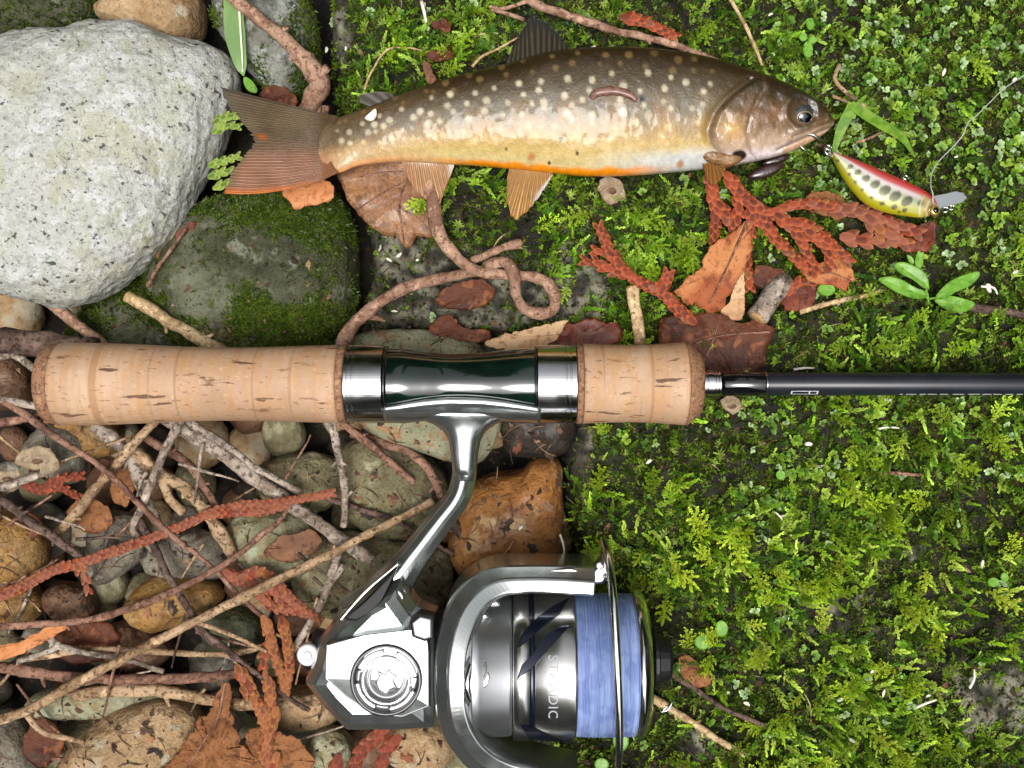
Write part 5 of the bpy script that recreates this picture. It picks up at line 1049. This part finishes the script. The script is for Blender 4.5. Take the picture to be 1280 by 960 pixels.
dk_ = part(reel, 'drag_knob', *revolve([(816, 36), (820, 36), (822, 30), (834, 28), (838, 24), (839, 10)], AY - 6, AZ, 24), mat=M_rubber, smooth=False)
part(reel, 'line_clip', *tube([(817, 872, AZ + 60), (826, 868, AZ + 62), (832, 858, AZ + 60), (828, 866, AZ + 52), (818, 876, AZ + 50)], 1.4, 1.2, m=8), mat=M_chrome)
# bail arm, line roller and wire
bv = slab([(676, 702), (712, 700), (736, 706), (748, 694), (752, 678), (758, 676), (764, 692), (762, 710), (750, 722), (734, 724), (722, 716), (676, 712)], [(AZ + 6, 2), (AZ + 12, 0), (AZ + 40, 0), (AZ + 46, 4)])
ba = part(reel, 'bail_arm', bv[0], bv[1], mat=M_alloy, ngons=bv[2], smooth=False, bev=1.6)
part(ba, 'pivot_screw', *disc(746, 699, [(5, AZ + 40), (5, AZ + 49), (4, AZ + 50), (.4, AZ + 49.5)], 24), mat=M_chrome)
rv = slab([(682, 962), (716, 958), (722, 966), (718, 984), (684, 984)], [(AZ + 6, 2), (AZ + 12, 0), (AZ + 34, 0), (AZ + 40, 4)])
part(reel, 'bail_mount', rv[0], rv[1], mat=M_alloy, ngons=rv[2], smooth=False, bev=1.4)
part(reel, 'bail_wire', *tube([(752, 672, AZ + 36), (755, 690, AZ + 70), (757, 730, AZ + 104), (760, 800, AZ + 118), (763, 870, AZ + 112), (764, 930, AZ + 88), (762, 975, AZ + 54), (750, 996, AZ + 26), (718, 985, AZ + 20)], 5.2, 4.2, m=14), mat=M_chrome)
part(reel, 'line_roller', *tube([(740, 712, AZ + 36), (758, 712, AZ + 40)], 8, 8, n=4, m=18), mat=M_alloy2)
for x_, y_ in ((604, 758), (618, 743)): part(reel, 'rotor_weight', *tube([(x_ - 6, y_, AZ + 54), (x_ + 8, y_, AZ + 54)], 4.5, 4.5, n=4, m=12), mat=M_chrome)

# ------------------------------------------------------------------ the char
FZ = 40.0
xs_t = [(398, 172), (404, 160), (412, 153), (424, 147.5), (445, 140), (470, 132), (490, 124), (515, 115), (540, 107), (570, 98), (600, 91), (635, 83), (670, 73), (700, 67), (740, 63.5), (780, 63.5), (820, 66), (860, 71), (900, 80), (930, 89), (960, 99), (985, 109), (1005, 119), (1022, 130), (1033, 141), (1039, 151)]
xs_b = [(398, 194), (404, 205), (412, 212), (424, 216), (445, 208), (470, 204), (500, 202), (530, 203), (560, 205), (600, 207), (640, 211), (680, 215), (720, 219), (750, 220), (790, 219), (830, 216), (870, 212), (905, 208), (935, 203), (960, 198), (985, 191), (1005, 182), (1022, 173), (1034, 164), (1039, 158)]
ns, na = 540, 150
u = np.linspace(0, 1, ns); X = 398 + (1039.5 - 398) * (1 - (1 - u) ** 1.35)
def cint(P, X): C = crom(np.array(P, float), 600); return np.interp(X, C[:, 0], C[:, 1])
Tt, Bb = cint(xs_t, X), cint(xs_b, X); yc, a_ = (Tt + Bb) / 2, (Bb - Tt) / 2
bf = np.interp(X, [398, 430, 480, 560, 660, 780, 880, 950, 1000, 1030, 1040], [1.5, 9, 20, 30, 39, 43, 40, 33, 25, 15, 6])
th = np.linspace(0, 2 * np.pi, na, endpoint=False)
Y = yc[:, None] - a_[:, None] * np.cos(th); Zr = np.sin(th); tp_ = -np.cos(th); tp_ = ((tp_ + 1) / 2) ** .62 * 2 - 1; zq = np.sqrt((1 - tp_ ** 2).clip(0, 1)) ** .9; Zs = np.where(Zr > 0, zq, -np.abs(Zr) ** .85) * bf[:, None]
XX = np.repeat(X[:, None], na, 1); top = (Zr > 0).astype(float)
T_ = (Y - yc[:, None]) / a_[:, None]
# gill cover, cheek, jaw and eye socket relief
ge = np.interp(Y, [105, 118, 130, 150, 170, 185, 200, 214], [938, 922, 906, 889, 882, 886, 902, 925]); dg = XX - ge
hd = sstep(-10, 25, dg)
Zs += top * (3.6 * sstep(-1, 7, dg) - 3.0 * np.exp(-((dg + 4) / 5.5) ** 2)) * (T_ > -.72)
pe = np.interp(Y, [120, 150, 175, 195, 205], [948, 930, 926, 934, 950]); dp = XX - pe
Zs += top * (-1.3 * np.exp(-(dp / 3) ** 2) + 1.0 * np.exp(-((dp - 9) / 7) ** 2)) * (T_ > -.5) * (T_ < .93)
def seg_d(ax, ay, bx, by):
    ex, ey = bx - ax, by - ay; t = np.clip(((XX - ax) * ex + (Y - ay) * ey) / (ex * ex + ey * ey), 0, 1); return np.hypot(XX - ax - t * ex, Y - ay - t * ey), ((XX - ax) * ey - (Y - ay) * ex) / math.hypot(ex, ey)
dm, sm_ = seg_d(968, 190, 1037, 160)
dm2, _ = seg_d(985, 176, 1036, 155)
Zs += top * (-3.2 * np.exp(-(dm / 2.2) ** 2) - 1.6 * np.exp(-(dm2 / 1.8) ** 2) + 1.6 * np.exp(-(((dm + dm2) / 2 - 6) / 5) ** 2) * (XX > 975))
de = np.hypot(XX - 996, Y - 146)
Zs += top * (2.4 * np.exp(-((de - 21) / 4.5) ** 2) - 5.0 * np.exp(-(de / 14) ** 2))
Zs += .5 * fbm(np.stack([XX / 9, Y / 9, 0 * Y], -1), 3) * (1 + 2.0 * hd) + top * hd * 1.3 * fbm(np.stack([XX / 16, Y / 12, 0 * Y + 3], -1), 3)
# colours
def mixc(A, Bc, f): return A + (Bc - A) * np.clip(f, 0, 1)[..., None]
z3 = lambda col: np.zeros(T_.shape + (3,)) + col
nz = fbm(np.stack([XX / 20, Y / 16, 0 * Y], -1), 4); nf = fbm(np.stack([XX / 4, Y / 4, 0 * Y + 2], -1), 3)
tq = T_ + .05 * nz
C = z3(cv(46, 34, 16))
C = mixc(C, cv(66, 52, 28), sstep(-.8, -.4, tq)); C = mixc(C, cv(106, 90, 62), sstep(-.4, .0, tq)); C = mixc(C, cv(164, 130, 70), sstep(.0, .42, tq)); C = mixc(C, cv(188, 160, 94), sstep(.35, .7, tq)); C = mixc(C, cv(198, 178, 122), sstep(.62, .9, tq))
ped = sstep(600, 440, XX); C = mixc(C, cv(172, 140, 102), ped * sstep(-.1, .6, tq) * .7); C = mixc(C, cv(98, 80, 56), ped * sstep(.3, -.6, tq) * .6)
for bxx in (470, 520, 575, 632, 690, 742, 800, 850):
    C = mixc(C, cv(96, 92, 82), .5 * np.exp(-((XX - bxx - 10 * (T_) + 5 * nz) / 15) ** 2) * sstep(-.55, -.1, tq) * sstep(.62, .25, tq))
C = mixc(C, cv(150, 110, 60), .35 * np.exp(-((tq - .12) / .2) ** 2) * sstep(-.1, .4, np.sin(XX / 9.2)) * (XX < 870))
C = mixc(C, cv(190, 196, 200), sstep(700, 850, XX) * sstep(.58, .85, tq) * .85)
C = mixc(C, cv(236, 140, 14), sstep(.88, .96, tq) * sstep(520, 600, XX) * sstep(860, 760, XX)); C = mixc(C, cv(222, 150, 90), sstep(.8, .95, tq) * sstep(600, 430, XX) * .8)
C = C * (1 + .22 * nf[..., None] + .10 * nz[..., None])
# pale spots
sr = np.random.default_rng(12); spots = []
row = 0
for ty in np.linspace(-.82, .5, 8):
    x0 = 425 + (row % 2) * 14; row += 1
    while x0 < 882:
        h_ = np.interp(x0, X, a_); spots.append((x0 + sr.normal(0, 4), float(np.interp(x0, X, yc) + (ty + sr.normal(0, .05)) * h_), sr.uniform(2.6, 4.6) * (1.0 if ty < .3 else .8) * np.interp(x0, [420, 560, 900], [.8, 1, 1.1]), ty)); x0 += sr.uniform(22, 36) * (1.0 if ty < .25 else 1.35)
for sx, sy, r_, ty in spots:
    m_ = (np.abs(XX - sx) < 12) & (np.abs(Y - sy) < 12) & (Zr > -.2)
    dd = np.hypot(XX[m_] - sx, (Y[m_] - sy) * 1.0) + .9 * nf[m_]
    tc_ = cv(112, 90, 54) if ty < -.45 else (cv(196, 184, 156) if ty < .2 else cv(206, 184, 128))
    C[m_] = mixc(C[m_], tc_, sr.uniform(.6, .9) * sstep(r_ + 1.8, r_ - 1.8, dd))
for sx, sy, r_ in ((798, 134, 4), (700, 180, 2.6), (633, 191, 1.6), (686, 207, 2), (720, 197, 2)):
    C = mixc(C, cv(30, 24, 20), sstep(r_ + 1, r_ - 1, np.hypot(XX - sx, Y - sy)))
C = mixc(C, cv(170, 104, 50), .8 * (sstep(5, 2, np.hypot(XX - 609, Y - 164)) + sstep(6, 2, np.hypot(XX - 668, Y - 167)) + sstep(7, 2, np.hypot(XX - 664, Y - 200)) + sstep(6, 2, np.hypot(XX - 848, Y - 208))))
# head
Hc = z3(cv(46, 36, 20)); Hc = mixc(Hc, cv(74, 58, 36), sstep(-.6, -.2, tq)); Hc = mixc(Hc, cv(118, 94, 64), sstep(-.15, .3, tq)); Hc = mixc(Hc, cv(178, 152, 130), sstep(.3, .75, tq)); Hc = mixc(Hc, cv(214, 200, 200), sstep(.7, .95, tq))
Hc = mixc(Hc, cv(190, 150, 92), .8 * np.exp(-((XX - 908) / 16) ** 2 - ((Y - 170) / 16) ** 2)); Hc = mixc(Hc, cv(122, 84, 56), .75 * np.exp(-((XX - 962) / 18) ** 2 - ((Y - 152) / 13) ** 2)); Hc = mixc(Hc, cv(134, 98, 64), .6 * np.exp(-((XX - 930) / 12) ** 2 - ((Y - 150) / 14) ** 2))
Hc = mixc(Hc, cv(206, 160, 118), (np.exp(-((dm - 5) / 4) ** 2) * (sm_ < 0) * (XX > 975)) * .9); Hc = mixc(Hc, cv(92, 72, 58), .8 * np.exp(-(dm / 1.8) ** 2) + .5 * np.exp(-(dm2 / 2) ** 2) + .55 * np.exp(-(dp / 2.5) ** 2))
Hc = mixc(Hc, cv(84, 66, 56), .85 * np.exp(-((dg + 3) / 4) ** 2)); Hc = mixc(Hc, cv(66, 56, 44), sstep(1022, 1036, XX) * sstep(.3, -.2, T_) * .7); Hc = mixc(Hc, cv(60, 50, 42), .7 * np.exp(-((de - 18) / 4) ** 2)); Hc = mixc(Hc, cv(40, 28, 26), sstep(9, 6, np.hypot((XX - 920) * .8, (Y - 198) * 1.4)))
Hc = Hc * (1 + .3 * nf[..., None] + .25 * nz[..., None])
C = mixc(C, Hc, sstep(-8, 2, dg) * (sstep(-.8, -.5, T_) * 1.0 + (1 - sstep(-.8, -.5, T_)) * sstep(-20, 40, dg)))
C = C.clip(.004, .9)
C = mixc(C, mixc(z3(cv(100, 80, 56)), cv(156, 106, 72), sstep(.0, .7, T_)), sstep(436, 400, XX + 8 * nz) * .85)
S = np.stack([XX, Y, FZ + Zs], -1); V, Q, T3 = loft(S); Cf = np.vstack([C.reshape(-1, 3), C[0].mean(0)[None], C[-1].mean(0)[None]])
M_fish = mat('char_skin', attr=True, rough=.45, coat=.5, coat_r=.06, spec=.3, bump=[dict(s=2.6, k=.45, h=1.0, t='voro'), dict(s=6, k=.4, h=1.5, d=5), dict(s=14, k=.14, h=3, d=3)], rlayer=dict(s=9, a=.28, b=.5))
fish = thing('trout', 'brown char with pale spots and orange belly edge lying across the moss', 'fish', (720, 150, 0), FZ)
fb_ = part(fish, 'body', V, Q, T3, M_fish, col=Cf)
M_fin = leafmat('fin_membrane', rough=.2, tr=.42); M_fin.node_tree.nodes['Principled BSDF'].inputs['Coat Weight'].default_value = 1.0
def raycol(a, b, rays, edge=None, tipc=None):
    def f(u, v, x, y):
        k = .5 + .5 * np.sin(u * rays * 2 * np.pi); col = b + (a - b) * k[..., None]
        if tipc is not None: col = col + (tipc - col) * sstep(.55, 1, v)[..., None]
        if edge is not None: col = col + (edge[0] - col) * edge[1](u, v)[..., None]
        return col * (1 + .15 * fb2(x, y, 6, 3, 2))[..., None]
    return f
def addfin(name, base, tip, zf, rays, amp, colf, **k):
    V, Q, cl = fan(base, tip, zf, bow=k.get('bow', 0), rays=rays, amp=amp, colf=colf, nu=k.get('nu', 130), nv=k.get('nv', 26)); return part(fish, name, V, Q, None, M_fin, col=cl)
def tailcol(u, v, x, y):
    k = .5 + .5 * np.sin(u * 34 * 2 * np.pi); lo = cv(108, 90, 66); hi = cv(142, 122, 94); col = lo + (hi - lo) * k[..., None]
    dn = sstep(.42, .75, u)[..., None]; red = cv(150, 92, 62) + (cv(192, 140, 106) - cv(150, 92, 62)) * k[..., None]; col = col + (red - col) * dn * .85
    ed = sstep(.86, 1, v)[..., None] * .5; col = col + (cv(110, 104, 84) - col) * ed
    col = col + (cv(222, 130, 50) - col) * (sstep(.93, .99, u) * sstep(0, .4, v))[..., None] * .8
    col = col + (cv(70, 56, 44) - col) * (sstep(.05, .0, u))[..., None] * .7
    col = col * (1 + .35 * fb2(x, y, 22, 9, 3))[..., None]
    col = col + (cv(206, 110, 44) - col) * (np.exp(-((u - .46) / .03) ** 2) * np.exp(-((v - .88) / .06) ** 2))[..., None]
    j = mixc(np.zeros(u.shape + (3,)) + cv(100, 80, 56), cv(156, 106, 72), sstep(.5, .85, u)); col = mixc(col, j, sstep(.32, .1, v + .05 * np.sin(u * 210)))
    return col
addfin('tail_fin', [(424, 147), (418, 165), (414, 185), (416, 205), (424, 217)], [(275, 108), (281, 126), (296, 148), (312, 168), (316, 178), (308, 190), (296, 206), (284, 226), (280, 242)], lambda x, y: FZ + 5 * sstep(400, 425, x) + .6 + 4 * np.sin((y - 180) / 24) * sstep(400, 300, x) + 1.6 * fb2(x, y, 40, 5, 2) + .02 * (x - 400), 34, 1.0, tailcol, nu=260, nv=50, bow=9)
addfin('dorsal_fin', [(632, 88), (660, 80), (690, 74), (718, 70)], [(640, 60), (654, 34), (666, 17), (690, 32), (714, 64)], lambda x, y: FZ + 8 - .25 * (80 - y), 13, .8, raycol(cv(96, 88, 72), cv(54, 50, 42), 13, tipc=cv(60, 60, 56)))
addfin('adipose_fin', [(472, 138), (484, 132), (498, 128)], [(449, 130), (452, 120), (470, 116), (490, 118)], lambda x, y: FZ + 6 + 0 * x, 3, .3, raycol(cv(96, 88, 76), cv(80, 72, 62), 3), nu=30)
addfin('anal_fin', [(500, 199), (520, 200), (566, 202)], [(506, 216), (520, 238), (545, 255), (556, 234), (567, 206)], lambda x, y: FZ - 8 - .15 * (y - 200), 13, .8, raycol(cv(206, 158, 106), cv(176, 126, 82), 13, edge=(cv(240, 228, 214), lambda u, v: sstep(.80, .95, u))))
addfin('pelvic_fin', [(637, 208), (654, 206), (672, 206), (690, 214)], [(634, 222), (634, 250), (640, 272), (652, 270), (672, 248), (691, 218)], lambda x, y: FZ - 2 - .12 * (y - 206), 12, .9, raycol(cv(204, 156, 84), cv(176, 126, 58), 12, edge=(cv(238, 232, 226), lambda u, v: sstep(.62, .8, u + .25 * v - .2) * sstep(.6, .9, v))))
addfin('pectoral_fin', [(868, 190), (880, 196), (900, 206)], [(876, 208), (884, 226), (893, 232), (902, 222), (906, 210)], lambda x, y: FZ + 18 - .5 * (y - 196), 9, .8, raycol(cv(176, 124, 62), cv(140, 94, 44), 9), nu=70)
lobe = rock([(866, 186), (880, 190), (900, 196), (920, 198), (924, 204), (908, 211), (890, 208), (876, 202)], FZ + 16, 7, n=44, m=18, amp=1.2, size=14)
part(fish, 'gill_flap', *lobe, mat=mat('gill_flap', c(136, 100, 62), .4, layers=[Ly(12, c(98, 70, 44)), Ly(6, c(176, 136, 90), .52, .68)], coat=.4, bump=[dict(s=5, k=.6, h=2)]))
eyez = FZ + float(np.interp(996, X, bf)) * .93 - 9
M_eye = mat('eye_ball', c(36, 40, 42), .08, layers=[Ly(14, c(58, 62, 62))], coat=1, coat_r=.03)
n_ = 28; S = []
for q in np.linspace(0.02, math.pi / 2, 14): S.append([(997 + 17.5 * math.sin(q) * math.cos(t), 147 + 17 * math.sin(q) * math.sin(t), eyez + 13 * math.cos(q)) for t in np.linspace(0, 2 * np.pi, n_, endpoint=False)])
ey = part(fish, 'eye', *loft(S), mat=M_eye)
def on_eye(dx, dy, lift): return eyez + 13 * math.sqrt(max(0, 1 - (dx / 17.5) ** 2 - (dy / 17) ** 2)) + lift
def eye_patch(name, cx, cy, rx, ry, m, lift):
    V, Q, T = plate([(cx + rx * math.cos(t), cy + ry * math.sin(t)) for t in np.linspace(0, 2 * np.pi, 20, endpoint=False)], lambda x, y: np.array([on_eye(p - 997, q - 147, lift) for p, q in zip(x, y)]), .3, rings=5, step=1.2); part(ey, name, V, Q, T, m)
eye_patch('iris', 999, 153, 10.6, 7.4, mat('iris_gold', c(128, 100, 50), .2, layers=[Ly(4, c(110, 84, 44))], coat=1), .25)
eye_patch('pupil', 999.5, 153.5, 9.2, 6.2, mat('pupil', c(6, 7, 9), .05, coat=1), .5)
# the little brown sliver stuck on the flank
V, Q, T = tube([(739, 130, FZ + 34), (742, 119, FZ + 42), (752, 115, FZ + 44), (768, 114, FZ + 44), (784, 118, FZ + 45), (796, 126, FZ + 45)], 5, 3, m=10, flat=.6, rr=[2, 5, 5.5, 5.5, 5, 2.5])
solo('leaf_sliver', 'curled brown sliver stuck on the upper flank', 'debris', V, Q, T, mat('sliver', c(108, 74, 62), .4, layers=[Ly(8, c(138, 100, 84))], coat=.3), z0=FZ + 42)
V, Q, T = plate([(456, 148), (462, 142), (470, 137), (471, 146), (465, 152)], lambda x, y: FZ + 24 + .3 * (x - 462), 1.2, rings=3, step=1.5)
solo('petal', 'white triangular petal stuck above the tail wrist', 'petal', V, Q, T, M_flake, z0=FZ + 22)

# ------------------------------------------------------------------ lure, hook and line
LZ = 40.0
lure = thing('fishing_lure', 'small minnow lure with pink back, yellow belly and dark oval spots', 'lure', (1105, 240, 10), LZ)
lt = np.array([(1041, 190), (1062, 197), (1085, 206), (1110, 217), (1135, 228), (1155, 238), (1166, 246), (1171, 254)], float); lb = np.array([(1039.5, 195), (1050, 216), (1064, 237), (1082, 255), (1104, 265), (1130, 270), (1152, 272), (1168, 268)], float)
A_, B_ = resample(crom(lt, 200), 110), resample(crom(lb, 200), 110); S = []; Cl = []
ovals = [(240, 430, 20, 26), (295, 475, 22, 30), (350, 525, 28, 40), (420, 570, 32, 48), (495, 615, 38, 54), (577, 655, 38, 50), (670, 690, 36, 46), (240, 482, 14, 14), (288, 540, 14, 18), (342, 598, 16, 18), (410, 655, 18, 18), (485, 702, 20, 18), (577, 733, 22, 20), (660, 755, 20, 18), (155, 378, 10, 10), (620, 768, 10, 8), (785, 700, 24, 34)]
for i in range(110):
    t = i / 109; w_ = 13 * (math.sin(math.pi * (t * .86 + .1)) ** .7); mid = (A_[i] + B_[i]) / 2; hv_ = (A_[i] - B_[i]) / 2
    a = np.linspace(0, 2 * np.pi, 64, endpoint=False)
    pts = np.column_stack([mid + np.cos(a)[:, None] * hv_, LZ + w_ * np.sign(np.sin(a)) * np.abs(np.sin(a)) ** .9]); S.append(pts)
    k = (1 - np.cos(a)) / 2
    col = np.zeros((64, 3)) + cv(214, 56, 60)
    col = mixc(col, cv(226, 104, 104), sstep(.08, .2, k)); col = mixc(col, cv(226, 214, 210), sstep(.22, .32, k)); col = mixc(col, cv(172, 180, 148), sstep(.34, .5, k)); col = mixc(col, cv(176, 172, 90), sstep(.52, .8, k)); col = mixc(col, cv(196, 188, 24), sstep(.8, .95, k))
    px_, py_ = pts[:, 0], pts[:, 1]
    for ox, oy, rx, ry in ovals:
        X0, Y0 = 1020 + ox / 6.095, 140 + oy / 6.095; q1 = (px_ - X0) * .94 + (py_ - Y0) * .34; q2 = -(px_ - X0) * .34 + (py_ - Y0) * .94; q1, q2 = q1 * .94 + q2 * .5, q2 * .94 - q1 * .3
        col = mixc(col, cv(84, 82, 58), .9 * sstep(1.12, .88, np.hypot(q1 / (rx / 6.095), q2 / (ry / 6.095))) * (np.sin(a) > -.1))
    hd_ = sstep(1148, 1152, px_ - .2 * (py_ - 255)); col = mixc(col, cv(186, 160, 96), hd_ * .75 * sstep(.16, .24, k))
    for off in (1147, 1156): col = mixc(col, cv(226, 214, 180), .8 * np.exp(-((np.hypot(px_ - 1172, py_ - 262) - (1172 - off)) / 1.2) ** 2) * sstep(.16, .3, k))
    Cl.append(col)
V, Q, T = loft(S); Cl = np.vstack(Cl + [Cl[0].mean(0)[None], Cl[-1].mean(0)[None]])
lb_o = part(lure, 'body', V, Q, T, mat('lure_paint', attr=True, rough=.3, coat=1.0, coat_r=.05, metal=.35, bump=[dict(s=3, k=.08, h=.5, t='voro')]), col=Cl)
le = part(lb_o, 'eye', *disc(1164, 265, [(6.4, LZ + 4), (6.4, LZ + 12.5), (5.4, LZ + 13.6), (.3, LZ + 14.2)], 30), mat=mat('lure_eye', c(190, 158, 80), .2, metal=.6, coat=1))
part(le, 'pupil', *disc(1164.4, 265, [(3.6, LZ + 13), (3.5, LZ + 14.6), (.3, LZ + 15)], 24), mat=M_black)
M_clear = mat('clear_plastic', c(150, 156, 160), .1, trans=.35, ior=1.45, coat=.6)
lv = slab([(1164, 246), (1172, 243), (1184, 241), (1196, 238), (1206, 240), (1211, 246), (1206, 252), (1192, 256), (1178, 260), (1168, 262)], [(LZ - 9, .8), (LZ - 8, 0), (LZ - 5, 0), (LZ - 4, .8)])
part(lure, 'diving_lip', lv[0], lv[1], mat=M_clear, ngons=lv[2], smooth=False)
def wire(par, name, pts, r, m=M_chrome): return part(par, name, *tube(pts, r, r, m=8), mat=m)
def ringw(par, name, cx, cy, z, R, r, ax=0.0, tilt=.5):
    q = np.linspace(0, 2 * np.pi, 24); wire(par, name, [(cx + R * math.cos(t) * math.cos(ax) - R * .7 * math.sin(t) * math.sin(ax), cy + R * math.cos(t) * math.sin(ax) + R * .7 * math.sin(t) * math.cos(ax), z + R * tilt * math.sin(t)) for t in q], r)
ringw(lure, 'belly_eyelet', 1131, 222, LZ + 2, 4.6, 1.1, .6); ringw(lure, 'line_tie', 1182, 262, LZ - 2, 4.4, 1.1, -.4); ringw(lure, 'line_tie', 1190, 259, LZ - 3, 4, 1, -.3)
ringw(lure, 'split_ring', 1035, 190, LZ, 5.5, 1.4, .9); ringw(lure, 'split_ring', 1034, 185, LZ + 3, 4.6, 1.3, .2); ringw(lure, 'swivel', 1038, 193, LZ - 2, 3.6, 1.2, .4)
hk = wire(lure, 'hook', [(1034, 187, LZ + 2), (1026, 181, LZ + 10), (1016, 175, LZ + 16), (1010, 172, LZ + 17), (1004, 172, LZ + 14)], 2.1)
wire(hk, 'hook_point', [(1018, 152, LZ + 14), (1023, 154, LZ + 15), (1030, 159, LZ + 12)], 1.3); wire(hk, 'hook_point', [(997, 183, LZ + 8), (1002, 188, LZ + 9), (1013, 193, LZ + 4)], 1.3); wire(hk, 'hook_point', [(1010, 172, LZ + 16), (1012, 166, LZ + 14), (1016, 160, LZ + 8)], 1.2)
V, Q, T = tube([(1163, 256, LZ + 8), (1160, 246, LZ + 16), (1159, 235, LZ + 12), (1165, 216, LZ), (1178, 198, LZ - 6), (1194, 182, LZ - 6), (1205, 168, LZ - 4), (1212, 152, LZ - 4), (1222, 144, LZ - 4), (1240, 126, LZ - 4), (1262, 106, LZ - 4), (1320, 70, LZ - 8)], .75, .65, m=6)
solo('fishing_line', 'thin clear leader line running from the lure over the moss', 'fishing line', V, Q, T, mat('mono_line', c(206, 212, 206), .15, trans=.3, coat=.5), z0=LZ)

# pebbles that nothing shows of are left out
bpy.context.view_layer.update(); dg_ = bpy.context.evaluated_depsgraph_get(); co = Vector(cam.location)
for o in [o for o in sc.objects if o.name.split('.')[0] == 'pebble']:
    seen = False; pts = [o.matrix_world @ o.data.vertices[i].co for i in range(0, len(o.data.vertices), 9)]
    for p in pts:
        d_ = (p - co); hit = sc.ray_cast(dg_, co, d_.normalized(), distance=d_.length + .01)
        if hit[0] and hit[4].name == o.name: seen = True; break
    if not seen: bpy.data.objects.remove(o)
